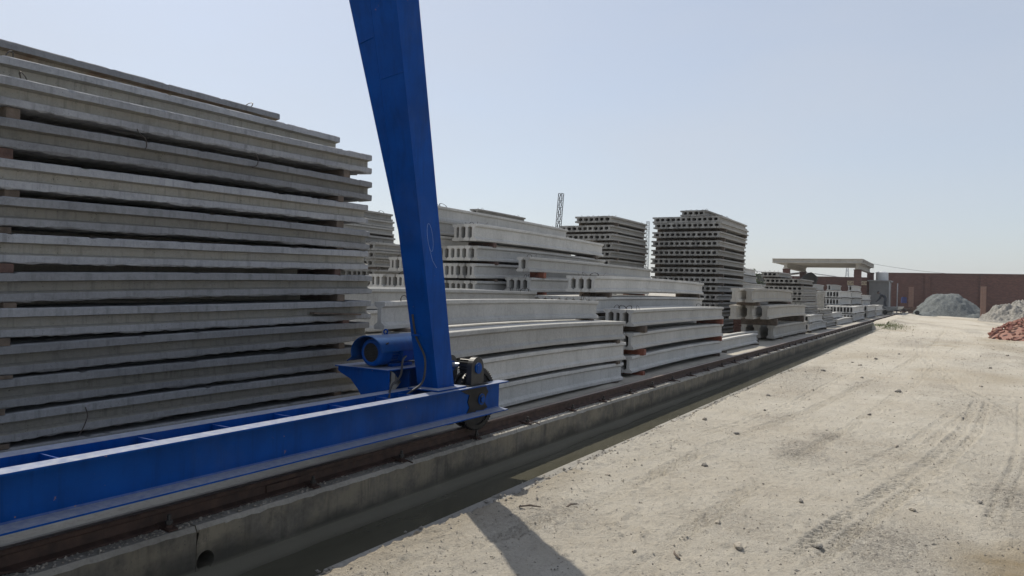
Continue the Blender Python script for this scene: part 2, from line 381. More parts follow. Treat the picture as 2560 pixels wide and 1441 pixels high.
def track(pts, width, pitch, depth, style, fade=(0, 0)):
    """tyre impression pressed into the height field along a polyline"""
    global Z
    P = np.array(pts, float); seg = np.diff(P, axis=0); L = np.hypot(seg[:, 0], seg[:, 1]); S0 = np.concatenate([[0], np.cumsum(L)])
    best = np.full(X.shape, 9.); S = np.zeros_like(X); T = np.zeros_like(X)
    for i in range(len(L)):
        dx, dy = seg[i]/L[i]; ax = X-P[i, 0]; ay = Y-P[i, 1]
        u = np.clip(ax*dx+ay*dy, 0, L[i]); t = ax*dy-ay*dx
        d = np.hypot(ax-u*dx, ay-u*dy); k = d < best
        best = np.where(k, d, best); S = np.where(k, S0[i]+u, S); T = np.where(k, t, T)
    m = np.clip((width/2-best)/.03, 0, 1)
    end = np.clip(S/.5, 0, 1)*np.clip((S0[-1]-S)/.5, 0, 1)
    wear = np.clip(.75+1.5*fbm(X*1.6, Y*1.6, 3, 77), 0, 1)
    m = m*end*wear; tn = T/(width/2)
    if style == 'lug': pat = ((S/pitch+np.abs(tn)*.9) % 1 < .45)*(np.abs(tn) > .18)
    elif style == 'zig': pat = (np.abs((tn*2.5+.35*np.sign(np.sin(2*np.pi*S/pitch))) % 1-.5) < .2)
    else: pat = ((S/pitch+.2*np.sin(tn*5)) % 1 < .5)*(np.abs(tn) > .35)
    rim = np.clip(1-np.abs(best-width/2)/.03, 0, 1)*end*wear
    Z = Z+m*(-depth*.15-depth*1.7*pat)+rim*depth*.35
track([(-2.75, 2.6), (-2.4, 4.2), (-2.2, 5.6), (-2.08, 7.7), (-1.85, 9.6), (-1.55, 12), (-1.0, 18), (-.4, 30), (-.1, 50)], .19, .055, .012, 'zig')
track([(-1.5, 3.2), (-1.45, 5.0), (-1.3, 7.2), (-1.0, 10), (-.5, 16), (.3, 30)], .19, .055, .009, 'zig')
track([(-.75, 4.6), (-.6, 5.5), (-.35, 6.9), (-.08, 8.3), (.25, 10.5), (.5, 14)], .30, .085, .020, 'lug')
track([(.3, 6.2), (.42, 7.3), (.6, 8.6), (.8, 10.5), (1.1, 15)], .18, .075, .012, 'bar')
track([(-.95, 6.8), (-.55, 8.0), (-.2, 9.6), (.2, 12.5)], .30, .09, .013, 'lug')
track([(-2.6, 7.0), (-2.25, 9.0), (-1.95, 12), (-1.7, 17), (-1.2, 28)], .17, .06, .009, 'bar')
track([(1.6, 9), (.9, 12), (.2, 16), (-.6, 24), (-1, 34)], .3, .1, .012, 'lug')
# banked edge towards the ditch, then the ground climbs to the wall top past the end of the ditch
Z = np.where(X < -2.86+.05*fbm(Y*1.3, Y*0+3, 4, 91), Z-.05, Z); edge = np.clip((-2.62-X)/.28, 0, 1); Z += edge*.03*(.5+fbm(X*4, Y*4, 3, 61)*2)
ramp_ = np.clip((Y-42.5)/4.5, 0, 1); sh = np.clip((-1.9-X)/1.0, 0, 1)
Z = Z*(1-.3*ramp_)+ramp_*(.17+.11*sh)*np.clip(1-(X+2.9)/6, 0, 1)+.10*ramp_*sh*(fbm(X*2.2, Y*1.6, 3, 71)+.25)
rd = put('road', grid_mesh('road', xs, ys, Z, 'road_dirt', {'gravel': gravel, 'damp': damp})); struct(rd)
def road_z(x, y):
    i = min(max(np.searchsorted(xs, x), 0), len(xs)-1); j = min(max(np.searchsorted(ys, y), 0), len(ys)-1); return float(Z[j, i])
# soil that closes the ditch beyond its end
xs2 = np.arange(-3.52, -2.85, .06); ys2 = np.arange(43.6, 90, .4); X2, Y2 = np.meshgrid(xs2, ys2)
Z2 = .24+.05*fbm(X2*2, Y2*1.5, 3, 5)+np.clip((Y2-44.6)/1.5, 0, 1)*.06-np.clip((44.8-Y2)/1.2, 0, 1)*.4
struct(put('soil_bank', grid_mesh('soil_bank', xs2, ys2, Z2, 'road_dirt')))
# --- yard floor (left of the rail)
xs3 = spaced([(-300, -30, 30), (-30, -9, 1.5), (-9, -3.9, .12)]); ys3 = spaced([(-30, 1, 3), (1, 30, .12), (30, 92, .6), (92, 700, 60)])
X3, Y3 = np.meshgrid(xs3, ys3); Z3 = YG-.012+.03*fbm(X3*1.1, Y3*1.1, 4, 8)+.02*fbm(X3*7, Y3*7, 3, 18)*(X3 > -9)
struct(put('yard_floor', grid_mesh('yard_floor', xs3, ys3, Z3, 'yard_dirt')))
# --- ditch water + bed
g = MB(); g.add([(-3.6, -12, -.07), (-2.8, -12, -.07), (-2.8, 44.9, -.07), (-3.6, 44.9, -.07)], [(0, 1, 2, 3)]); struct(g.build('water', 'ditch_water'))
# --- pale cement lip of the ditch on the road side, in cast lengths
lip = empty('ditch_lip', (0, 0, 0)); struct(lip)
y = -6.
while y < 43.5:
    L = random.uniform(1.6, 2.4); j = random.uniform(-.012, .012); zt = random.uniform(-.012, .006)
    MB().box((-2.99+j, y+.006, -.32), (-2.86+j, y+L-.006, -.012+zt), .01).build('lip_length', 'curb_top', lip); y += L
# --- retaining wall that carries the rail: cast lengths with a footing, one with a drain hole
wall = empty('rail_wall', (0, 0, 0)); struct(wall)
ends = [-6, -2.2, .2, 2.62, 6.1, 9.8, 13.6, 17.4, 21.2, 25.0, 28.9, 32.8, 36.7, 40.6, 44.5, 49, 54, 59, 64, 70]
def wall_face(y0, y1, hole=None):
    """wall length with uneven arris; top face is slot 1"""
    g = MB(); n = max(8, int((y1-y0)/.06)); yy = np.linspace(y0+.002, y1-.002, n+1)
    rr = [random.uniform(-.003, .007)*(random.random() < .6)+max(0, random.gauss(0, .006)-.006) for _ in yy]
    prof = lambda i: [(-4.02, -.35), (-3.5, -.35), (-3.5, .225-rr[i]), (-3.512-rr[i]*.7, .252-rr[i]*.5), (-4.02, .252)]
    rows = [[(p[0], yy[i], p[1]) for p in prof(i)] for i in range(n+1)]
    v = [p for r_ in rows for p in r_]
    for i in range(n):
        for k in range(5):
            if k == 1 and hole and yy[i] <= hole[2] and yy[i+1] >= hole[1]: continue
            q = (i*5+k, (i+1)*5+k, (i+1)*5+(k+1) % 5, i*5+(k+1) % 5)
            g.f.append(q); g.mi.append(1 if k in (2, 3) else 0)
    g.v = v; g.f += [(4, 3, 2, 1, 0), tuple(n*5+k for k in range(5))]; g.mi += [0, 0]
    if hole:
        cy, cz, r_ = hole[0], hole[3], hole[4]
        i0 = max(i for i in range(n+1) if yy[i] <= hole[1]+1e-6) if any(yy[i] <= hole[1]+1e-6 for i in range(n+1)) else 0
        idx = [i for i in range(n) if yy[i] <= hole[2] and yy[i+1] >= hole[1]]
        a, b = yy[idx[0]], yy[idx[-1]+1]
        N = 24; circ = [(cy+r_*math.cos(2*math.pi*t/N), cz+r_*math.sin(2*math.pi*t/N)) for t in range(N)]
        def rim(t):
            dy, dz = math.cos(2*math.pi*t/N), math.sin(2*math.pi*t/N); k = []
            if abs(dy) > 1e-6: k.append(((b if dy > 0 else a)-cy)/dy)
            if abs(dz) > 1e-6: k.append(((.213 if dz > 0 else -.35)-cz)/dz)
            m_ = min(k); return (cy+dy*m_, cz+dz*m_)
        R_ = [rim(t) for t in range(N)]
        vs = [(-3.5, p[0], p[1]) for p in circ]+[(-3.5, p[0], p[1]) for p in R_]+[(-3.72, p[0], p[1]) for p in circ]
        fs = [(t, N+t, N+(t+1) % N, (t+1) % N) for t in range(N)]+[(t, (t+1) % N, 2*N+(t+1) % N, 2*N+t) for t in range(N)]+[tuple(range(2*N, 3*N))]
        # corner fillers
        for cyy, czz in ((a, -.35), (b, -.35), (a, .213), (b, .213)):
            ds = sorted(range(N), key=lambda t: (R_[t][0]-cyy)**2+(R_[t][1]-czz)**2)[:2]
            vs.append((-3.5, cyy, czz)); fs.append((N+ds[0], N+ds[1], len(vs)-1))
        vs += [(-3.5, a, .213), (-3.5, b, .213), (-3.5, b, .226), (-3.5, a, .226)]; n_ = len(vs); fs.append((n_-4, n_-3, n_-2, n_-1))
        g.add(vs, fs, 0)
    bm = None
    return g
for a, b in zip(ends[:-1], ends[1:]):
    hole = (2.68, 2.63-.02, 2.80, .045, .056) if a < 2.7 < b else None
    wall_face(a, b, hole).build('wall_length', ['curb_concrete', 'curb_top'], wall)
# sloping footing ledge
g = MB(); yy = np.linspace(-6, 14, 81); pts = []
for y in yy:
    k = min(1, max(0, (13-y)/6)); wv = .012*math.sin(y*3.1)+.01*random.uniform(-1, 1)
    pts.append([(-3.52, y, -.01+.015*k), (-3.5+.02+.045*k+wv, y, -.045+.02*k), (-3.49+.075*k+wv, y, -.12), (-3.52, y, -.12)])
g.v = [p for r_ in pts for p in r_]
for i in range(80):
    for k in range(3): g.f.append((i*4+k, (i+1)*4+k, (i+1)*4+k+1, i*4+k+1)); g.mi.append(0)
g.build('footing_ledge', 'curb_concrete', wall, True)

# --- crane rail with its clips
rail = empty('crane_rail', (-3.65, 0, .252)); tag(rail, 'rusty brown steel crane rail bolted along the concrete ditch wall', 'rail')
rp = [(-.05, 0), (.05, 0), (.05, .012), (.012, .024), (.009, .074), (.026, .082), (.026, .102), (.02, .108), (-.02, .108), (-.026, .102), (-.026, .082), (-.009, .074), (-.012, .024), (-.05, .012)]
for a, b in ((-6, 4.0), (4.0, 12.0), (12.0, 24), (24, 36), (36, 48), (48, 60), (60, 70)):
    g = MB(); g.prism(rp, 1, a+.002, b-.002); o = g.build('rail_length', ['rust', 'rail_top'], rail)
    o.data.polygons[2+7].material_index = 1
cb = MB(); cb.prism([(-.01, 0), (.085, 0), (.085, .009), (.02, .02), (-.03, .026), (-.03, .016)], 1, -.028, .028); cb.cyl((.045, .0, .008), (.045, 0, .026), .017, n=6); CLIP = cb.mesh('rail_clip', 'rust')
bb = MB(); bb.cyl((.045, 0, .02), (.045, 0, .075), .011, n=8); bb.cyl((.045, 0, .03), (.045, 0, .046), .02, n=6); BOLT = bb.mesh('clip_bolt', 'dark_steel')
pk = MB(); pk.tube([(-.01, 0, .01), (.03, .03, .02), (.06, .09, .012), (.1, .12, .004)], .006, 6); WIRE = pk.mesh('tie_wire', 'rust')
y = .6; k = 0
while y < 66:
    for sd in (1, -1):
        if sd < 0 and y > 16: continue
        q = put('rail_clip', CLIP, rail, (.045*sd, y+(.05 if sd < 0 else 0), .002), (0, 0, 0 if sd > 0 else math.pi)); put('clip_bolt', BOLT, q, (0, 0, 0), (random.uniform(-.1, .1), random.uniform(-.1, .1), 0))
        if sd > 0 and random.random() < .5 and y < 20: put('tie_wire', WIRE, q, (0, random.uniform(-.1, .1), 0), (0, 0, random.uniform(-1, 1)))
    k += 1; y += random.uniform(.85, 1.05)
for yj in (3.35,):
    MB().box((.010, yj-.14, .027), (.022, yj+.14, .07)).build('fish_plate', 'rust', rail)

# ================================================================== GIRDERS
def profile(kind):
    if kind == 'joist': w_, H, tf, tw, ta = .085, .19, .050, .026, .008
    elif kind == 'slab': w_, H, tf, tw, ta = .090, .197, .058, .030, .012
    elif kind == 'girder': w_, H, tf, tw, ta = .064, .265, .040, .024, .028
    elif kind == 'tall': w_, H, tf, tw, ta = .066, .30, .040, .025, .03
    elif kind == 'big': w_, H, tf, tw, ta = .082, .37, .05, .032, .03
    else: w_, H, tf, tw, ta = .115, .385, .062, .074, .028
    c_ = .006 if kind not in ('joist', 'slab') else .009
    return [(-w_+c_, 0), (w_-c_, 0), (w_, c_), (w_, tf*.95), (tw, tf+ta), (tw, H-tf-ta*.8), (w_, H-tf), (w_, H-c_), (w_-c_, H),
            (-w_+c_, H), (-w_, H-c_), (-w_, H-tf), (-tw, H-tf-ta*.8), (-tw, tf+ta), (-w_, tf*.95), (-w_, c_)], w_, H
def girder_mesh(kind, camber, nseg, rag, web='concrete', base='concrete', seed=0):
    rr = random.Random(seed); P, w_, H = profile(kind); g = MB(); n = len(P)
    amp = [0]*n
    for i in (0, 1, 2): amp[i] = rag
    for i in (6, 7, 8): amp[i] = rag*.4
    walk = [0.]*n
    for j in range(nseg+1):
        t = j/nseg; cz = camber*4*t*(1-t)
        for i, (x, z) in enumerate(P):
            walk[i] = .6*walk[i]+rr.uniform(-1, 1)*amp[i]
            dz = walk[i]*(1 if i in (0, 1, 2) else .5); dx = walk[i]*.3
            if rag and i in (7, 8) and rr.random() < (.05 if nseg > 50 else .03): dz -= rr.uniform(.004, .020 if nseg > 50 else .012)
            g.v.append((x+dx, t, z+dz+cz))
    for j in range(nseg):
        for i in range(n):
            g.f.append((j*n+(i+1) % n, j*n+i, (j+1)*n+i, (j+1)*n+(i+1) % n)); g.mi.append(1 if i in (3, 4, 5, 11, 12, 13) else 0)
    g.f += [tuple(range(n)), tuple(range(nseg*n, nseg*n+n))[::-1]]; g.mi += [0, 0]
    return g.mesh(kind, [base, web])
KH = {'joist_near': .197, 'joist_rust': .197, 'joist': .19, 'girder': .265, 'tall': .30, 'deep': .385, 'big': .37}; KW = {'joist_near': .184, 'joist_rust': .184, 'joist': .175, 'girder': .131, 'tall': .135, 'deep': .245, 'big': .168}
GM = {}
for i in range(3):
    GM['joist', i] = girder_mesh('joist', .006, 8, .0012, 'joist_side', 'joist_side', seed=i)
    GM['girder', i] = girder_mesh('girder', (.02, .028, .012)[i], 12, .0010, 'concrete', seed=10+i)
    GM['tall', i] = girder_mesh('tall', .02, 12, .0010, 'concrete', seed=20+i)
    GM['big', i] = girder_mesh('big', .025, 12, .0010, 'concrete', seed=60+i)
    GM['deep', i] = girder_mesh('deep', (.01, .03, .0)[i], 12, .0018, 'concrete_old', 'concrete_old', seed=30+i)
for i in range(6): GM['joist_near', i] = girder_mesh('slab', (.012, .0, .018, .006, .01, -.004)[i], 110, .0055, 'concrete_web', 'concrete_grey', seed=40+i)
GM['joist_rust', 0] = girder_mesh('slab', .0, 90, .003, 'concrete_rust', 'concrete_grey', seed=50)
lp = MB(); lp.tube([(-.03, 0, -.01), (-.03, .004, .03), (-.018, .008, .055), (0, .01, .064), (.018, .008, .055), (.03, .004, .03), (.03, 0, -.01)], .0045, 6); LOOP = lp.mesh('lifting_loop', 'loop_steel', True)
NAMES = {'joist': 'concrete_joist', 'joist_near': 'concrete_joist', 'joist_rust': 'concrete_joist', 'girder': 'concrete_girder', 'tall': 'concrete_girder', 'big': 'far_concrete_girder', 'deep': 'deep_concrete_girder'}
CATS = {'joist': 'joist', 'joist_near': 'joist', 'joist_rust': 'joist', 'girder': 'girder', 'tall': 'girder', 'big': 'girder', 'deep': 'girder'}
def girder(kind, xc, y0, y1, z0, label, group, z1=None, x1=None, loops=0, var=None):
    """one I-section member: near end (xc,y0,z0), far end (x1,y1,z1), z = underside"""
    z1 = z0 if z1 is None else z1; x1 = xc if x1 is None else x1
    nv = 6 if kind == 'joist_near' else (1 if kind == 'joist_rust' else 3)
    o = put(NAMES[kind], GM[kind, random.randrange(nv) if var is None else var])
    L = y1-y0; o.location = (xc, y0, z0); o.scale = (1, L, 1); o.rotation_euler = (math.atan2(z1-z0, L), 0, -math.atan2(x1-xc, L))
    tag(o, label, CATS[kind], group)
    if loops:
        H = KH[kind]
        for d in ([.35, L-.35] if loops > 1 else [.35]):
            q = put('lifting_loop', LOOP, o, (random.uniform(-.015, .015), d/L, H), (random.uniform(-.35, .35), 0, random.uniform(-.8, .8)), (1, 1, 1)); q.scale = (1, 1/L, 1) if False else (1, 1/L, 1)
    return o
BARS = {}
def bar(xa, xb, y, z0, z1, mat, label, group, wd=.09, name='timber_spacer'):
    key = (mat,)
    if key not in BARS: BARS[key] = MB().box((-.5, -.5, 0), (.5, .5, 1), .04).mesh('timber_spacer', mat)
    o = put(name, BARS[key]); o.location = ((xa+xb)/2, y, z0-.002); o.scale = (abs(xb-xa), wd, z1-z0+.004); o.rotation_euler = (0, 0, random.uniform(-.04, .04))
    tag(o, label, 'spacer', group); return o
SIZE = {'joist': 'small', 'joist_near': 'small', 'joist_rust': 'small', 'girder': 'grey', 'tall': 'tall', 'big': 'large', 'deep': 'deep'}
def stack(desc, kind, xf, y0, y1, layers, mat='timber', ext=.03, sup=(.12, .12), jit=.035, loops_top=2, ground=YG, both=True):
    """layers from the top: dicts/tuples (top_z, count, dx, dy0, dy1, kind, dz_near)"""
    grp = 'beams of the '+desc; info = []
    for li, ly in enumerate(layers):
        ly = tuple(ly)+(None,)*(7-len(ly)); top, n, dx, d0, d1, kd, dz = ly
        kd = kd or kind; dx = dx or 0; d0 = d0 or 0; d1 = d1 or 0; dz = dz or 0
        W_ = KW[kd]; H = KH[kd]
        info.append((top-H, top, xf+dx, n*W_, y0+d0, y1+d1, dz, kd))
        for i in range(n):
            xc = xf+dx-W_*(i+.5); jj = random.uniform(-jit, jit)
            lay = 'top layer' if li == 0 else (ORD[li+1]+' layer down')
            pos_ = ORD[i+1]+' from rail'
            if i == 0: pos_ = 'on rail side'
            k2 = kd
            girder(k2, xc, y0+d0+jj, y1+d1+jj+random.uniform(-.02, .02), top-H+dz, f"{SIZE[kd]} concrete {CATS[kd]}, {lay}, {pos_}, {desc}", grp, z1=top-H, x1=xc+random.uniform(-.006, .006), loops=(loops_top if li == 0 else (1 if i < 3 and li < 3 and (n > layers[li-1][1] or dx > 0) else 0)), var=None if k2 != 'joist_near' else (li*5+1) % 6)
    for li, (zb, zt, xa, wd, a, b, dz, kd) in enumerate(info):
        below = info[li+1] if li+1 < len(info) else None
        zlow = below[1] if below else ground-.02
        if zb-zlow < .012: continue
        lay = 'top layer' if li == 0 else (ORD[li+1]+' layer down')
        for e, yy in (('near', a+sup[0]), ('far', b-sup[1])):
            if e == 'far' and not both: continue
            t = (yy-a)/(b-a); zA = zb+dz*(1-t); zB = zlow+((below[6]*(1-(yy-below[4])/(below[5]-below[4]))) if below else 0)
            if zA-zB < .008: zB = zA-.008
            w2 = wd if below is None else min(wd, max(.2, wd))
            mt = mat if isinstance(mat, str) else random.choice(mat)
            bar(xa-w2, xa+ext+random.uniform(-.02, .015), yy+random.uniform(-.04, .04), zB, zA, mt, f"timber spacer, {e} end, under {lay}, {desc}", 'spacers of the '+desc, wd=random.uniform(.08, .11))
# ---- 1: the high stack behind the crane carriage
D1 = 'stack behind the blue carriage'
sc1 = 5.3/6.2; cz = lambda q: 1.6+(q-1.6)*sc1
rt_ = [cz(q) for q in (3.19, 2.86, 2.57, 2.25, 2.0, 1.7, 1.39, 1.12, .82, .53)]+[.454]; lf_ = [cz(q) for q in (3.1, 2.78, 2.47, 2.18, 1.9, 1.6, 1.33, 1.04, .79, .515)]+[.447]
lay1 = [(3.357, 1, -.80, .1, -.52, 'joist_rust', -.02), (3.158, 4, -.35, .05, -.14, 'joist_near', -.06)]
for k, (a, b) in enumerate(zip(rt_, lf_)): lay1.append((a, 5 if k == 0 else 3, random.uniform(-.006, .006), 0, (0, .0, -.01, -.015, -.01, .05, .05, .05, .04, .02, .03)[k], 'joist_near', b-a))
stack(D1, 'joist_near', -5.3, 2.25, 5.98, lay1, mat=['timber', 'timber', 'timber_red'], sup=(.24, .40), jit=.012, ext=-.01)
stack('unseen row added behind the carriage stack', 'deep', -5.98, 1.6, 6.1, [(2.62, 2), (2.23, 2), (1.84, 2), (1.45, 2), (1.06, 2), (.67, 2)], mat='timber', loops_top=0)  # backing girders added to block daylight so the gaps in front stay dark
# ---- 2: girders beside the crane gear
D2 = 'stack beside the gear wheel'
girder('girder', -4.665, 5.43, 10.41, 1.165, 'single concrete girder lying alone on top of the stack beside the gear wheel', 'beams of the '+D2, loops=2)
for yy in (5.75, 10.1): bar(-4.82, -4.55, yy, 1.135, 1.166, 'timber', f"flat timber under the lone top girder, {'near' if yy < 7 else 'far'} end, beside the gear wheel", 'spacers of the '+D2)
stack(D2, 'girder', -4.2, 5.66, 10.55, [(1.135, 5), (.82, 5, 0, -.02, 0), (.515, 5, 0, 0, -.02)], sup=(.3, .32), mat=['timber'], loops_top=0)
stack('stack behind the lone top girder', 'girder', -6.3, 6.36, 11.57, [(1.535, 4), (1.25, 4, .03), (.95, 2), (.6, 2)], sup=(.4, .4), mat='timber')
# ---- 3: girders with orange spacer ends
D3 = 'stack with orange spacer ends'
stack(D3, 'girder', -4.27, 11.02, 16.45, [(1.30, 4), (.93, 4, 0, 0, -.03), (.565, 4, 0, -.02, -.1)], sup=(.42, .25), mat=['timber_orange', 'timber_orange', 'timber'], ext=.05)
# ---- 4: behind it
D4 = 'stack behind the orange-spaced one'
stack(D4, 'girder', -4.9, 10.95, 17.05, [(1.825, 4), (1.485, 8), (1.16, 3), (.83, 3), (.53, 3)], sup=(.5, .4), mat='timber')
# ---- 5: middle
D5 = 'stack with the rust-stained twin'
stack(D5, 'girder', -6.5, 11.66, 17.85, [(2.16, 2, 0, -.05, .1), (1.79, 4, 0, 0, -.05), (1.47, 3), (1.14, 3), (.82, 3), (.52, 3)], sup=(.5, .4), mat=['timber_orange', 'timber'])
# ---- 6: larger girders further in
D6 = 'high girder stack left of the mast'
stack(D6, 'girder', -7.2, 10.95, 16.5, [(2.71, 4, 0, -.05, 0, 'tall'), (2.325, 7, 0, 0, .1), (2.01, 7), (1.70, 7), (1.38, 3), (1.06, 3), (.74, 3)], sup=(.62, .4), mat=['timber_red', 'timber'])
D7 = 'stack under the topmost long girder'
stack(D7, 'girder', -7.99, 10.9, 16.4, [(3.07, 2, -.15), (2.78, 4, .02, -.55, -.1), (2.51, 3), (2.24, 3), (1.97, 3), (1.70, 3), (1.43, 3), (1.16, 3), (.89, 3), (.62, 3)], sup=(.5, .4), mat='timber')
stack('stack half hidden by the leg', 'girder', -8.83, 11.0, 16.4, [(2.12, 3, -.06), (1.79, 7), (1.46, 4), (1.13, 4), (.8, 3), (.5, 3)], sup=(.5, .4), mat='timber')
stack('joist stack left of the blue leg', 'joist', -11.74, 13.5, 16.9, [(2.585, 5), (2.385, 5, .02), (2.19, 6, -.03), (1.94, 6), (1.68, 6), (1.45, 2, 0, 0, 0, 'deep'), (1.05, 2, 0, 0, 0, 'deep'), (.65, 2, 0, 0, 0, 'deep')], mat='timber')
stack('far joist stack behind the leg', 'joist', -13.0, 11.6, 15.6, [(3.49, 4), (3.29, 4, .05), (3.09, 4, .08), (2.84, 4, .12), (2.6, 4, .1), (2.38, 2, 0, 0, 0, 'deep'), (1.98, 2, 0, 0, 0, 'deep'), (1.58, 2, 0, 0, 0, 'deep'), (1.18, 2, 0, 0, 0, 'deep'), (.78, 2, 0, 0, 0, 'deep')], mat='timber')
tag(MB().box((-13.25, 13.0, 3.49), (-13.05, 13.35, 3.58), .02).build('concrete_block', 'concrete_old'), 'small concrete block lying on the far joist stack behind the leg', 'block')
# slim beam lying further back on top
D8 = 'distant stack behind the topmost girder'
stack(D8, 'joist', -13.0, 19.8, 22.85, [(4.09, 2), (3.88, 2)]+[(3.66-.4*k, 2, .1, 0, 0, 'deep') for k in range(8)], mat='timber')
# ---- 7: the two joist towers
D9 = 'broad joist tower'
stack(D9, 'joist', -8.58, 20.25, 23.15, [(3.80, 7), (3.53, 10, -.02), (3.27, 10, .03), (3.01, 4, .05), (2.76, 4, .03), (2.51, 3), (2.28, 2, 0, 0, 0, 'deep'), (1.88, 2, 0, 0, 0, 'deep'), (1.48, 2, 0, 0, 0, 'deep'), (1.08, 2, 0, 0, 0, 'deep'), (.68, 2, 0, 0, 0, 'deep')], mat='timber', jit=.03, sup=(.35, .3))
D10 = 'tallest joist tower'
stack(D10, 'joist', -6.28, 23.5, 27.0, [(4.26, 5, -.45, 0, -.3), (4.06, 13, .02), (3.868, 13, .05, 0, .12), (3.57, 13, .02, 0, .1), (3.28, 13), (2.985, 13), (2.70, 13), (2.41, 13), (2.115, 13), (1.84, 7), (1.565, 5), (1.30, 4), (1.03, 4), (.765, 4), (.5, 4)], mat='timber', jit=.03, sup=(.45, .4))
# ---- 8: loose girders on the ground in front of the tower
for i, (xc, y0, y1, z0, kd, lb) in enumerate(((-4.52, 16.75, 20.8, .275, 'girder', 'loose grey girder lying on the ground just past the orange-spaced stack'), (-4.82, 17.6, 22.2, .275, 'girder', 'loose girder on the ground tucked behind another loose girder'), (-5.15, 17.4, 21.6, .272, 'joist', 'low joist on the ground at the foot of the tallest tower'), (-5.4, 17.6, 21.4, .272, 'joist', 'innermost low joist on the ground by the tallest tower'))):
    girder(kd, xc, y0, y1, z0, lb, 'loose beams on the yard floor')
    for yy in (y0+.4, y1-.3): bar(xc-.2, xc+.16, yy, .235, z0, 'timber', f"timber under the {lb[:lb.index(' ', 12)] if False else ('first', 'second', 'third', 'fourth')[i]} loose beam from the rail, {'near' if yy < y0+1 else 'far'} end", 'timbers under loose beams')
# ---- 9: deep old girders
D11 = 'brownish deep-girder stack'
for r_, (xf, y0, y1, z0, z1, n, gap) in enumerate(((-4.62, 20.9, 26.8, 1.375, 1.375, 2, .05), (-4.4, 21.9, 28.3, .895, .89, 3, .09), (-4.4, 22.8, 28.65, .305, .30, 3, .16))):
    for i in range(n):
        xc = xf-.1225-i*(.245+gap); girder('deep', xc, y0-(.42*i+random.uniform(-.1, .1))*(i > 0)*(r_ < 2), y1-.3*(i > 0), z0, f"deep girder, {('top', 'middle', 'bottom')[r_]} layer, {'on rail side' if i == 0 else ORD[i+1]+' from rail'}, {D11}", 'beams of the '+D11, z1=z1)
    lowz = (.895+.385, .305+.385, .23)[r_]
    for e, yy in (('near', y0+(.6 if r_ == 0 else 1.0)), ('far', y1-.7 if r_ != 0 else y1-1)):
        bar(xf-n*(.245+gap), xf+.04, yy, lowz, z0, 'timber', f"thick timber under the {('top', 'middle', 'bottom')[r_]} layer of the {D11}, {e} end", 'spacers of the '+D11, wd=.16)
# ---- 10: small stacks further down the rail
stack('low pair past the deep girders', 'girder', -4.35, 28.9, 33.2, [(.875, 2, -.02, .1, -1.0), (.58, 2)], sup=(.3, .3), mat='timber')
D12 = 'far stepped joist stack'
stack(D12, 'joist', -4.9, 30.8, 34.3, [(2.52, 4, -.95, 0, -.6), (2.26, 8, -.14, 0, -.1), (1.97, 9, 0), (1.77, 5, .02), (1.56, 5), (1.33, 3, .05), (1.12, 2, .08), (.91, 2, .1), (.70, 2, .1), (.5, 2, .1)], mat='timber', sup=(.5, .6))
stack('low joist stack under the pale blocks', 'joist', -4.75, 34.8, 37.9, [(1.03, 4), (.82, 4, .05, .2), (.61, 4, .08), (.46, 4, .2)], mat='timber', loops_top=0)
tb = empty('block_pile', (-5.0, 36.0, 1.03)); tag(tb, 'neat square column of pale blocks standing on a low joist stack', 'block pile')
for i in range(8):
    MB().box((-.14+random.uniform(-.008, .008), -.11, i*.088), (.14+random.uniform(-.008, .008), .11, i*.088+.084), .004).build('block', 'block_pale', tb)
stack('low lit stack by the ditch end', 'girder', -4.5, 38.3, 44.2, [(.80, 2, -.3, .1, -1.8), (.505, 6)], sup=(.5, .4), mat='timber')
D13 = 'far girder stack by the shed'
stack(D13, 'big', -4.42, 44.6, 50.2, [(1.07, 9, -.02), (.65, 5)], sup=(.5, .4), mat='timber')
stack('second far stack beside the rail', 'big', -4.42, 52.4, 58.0, [(1.07, 4), (.65, 4)], sup=(.5, .4), mat='timber')
stack('last low stack at the rail end', 'big', -4.45, 59.5, 65.0, [(1.04, 4), (.64, 4)], sup=(.5, .4), mat='timber')
for q, (a, b) in enumerate(((46.5, 52.4), (53.0, 59.0), (60.0, 66.0))):
    nm = ('first', 'second', 'third')[q]+' high row before the shed'
    stack(nm, 'big', -5.4, a, b, [(1.92 if q < 2 else 1.76, 5), (1.49 if q < 2 else 1.34, 5), (1.06, 3, -.6), (.65, 3, -.6)], sup=(.5, .4), mat='timber', loops_top=0)
stack('stacks left of the high rows', 'big', -6.5, 46.0, 52.0, [(1.90, 6), (1.48, 6), (1.06, 6), (.65, 6)], sup=(.5, .4), mat='timber', loops_top=0)
for q, (xf, a, b) in enumerate(((-5.45, 53.4, 58.8), (-6.45, 51.2, 56.2), (-7.5, 50.5, 55.5))):
    stack(('front', 'middle', 'rear')[q]+' pair raised before the shed', 'big', xf, a, b, [(2.36, 2)], ground=1.93, loops_top=1, mat='timber')
stack('rows carrying the raised pairs', 'big', -6.5, 52.3, 58.5, [(1.92, 8), (1.49, 3), (1.06, 3), (.65, 3)], sup=(.5, .4), mat='timber', loops_top=0)
D14 = 'pale stack between both towers'
stack(D14, 'tall', -8.4, 32.9, 38.4, [(2.82, 3), (2.45, 4, .05), (2.08, 5, .5, .5, .5), (1.72, 6, .6), (1.3, 3), (.9, 3), (.55, 3)], mat='timber')
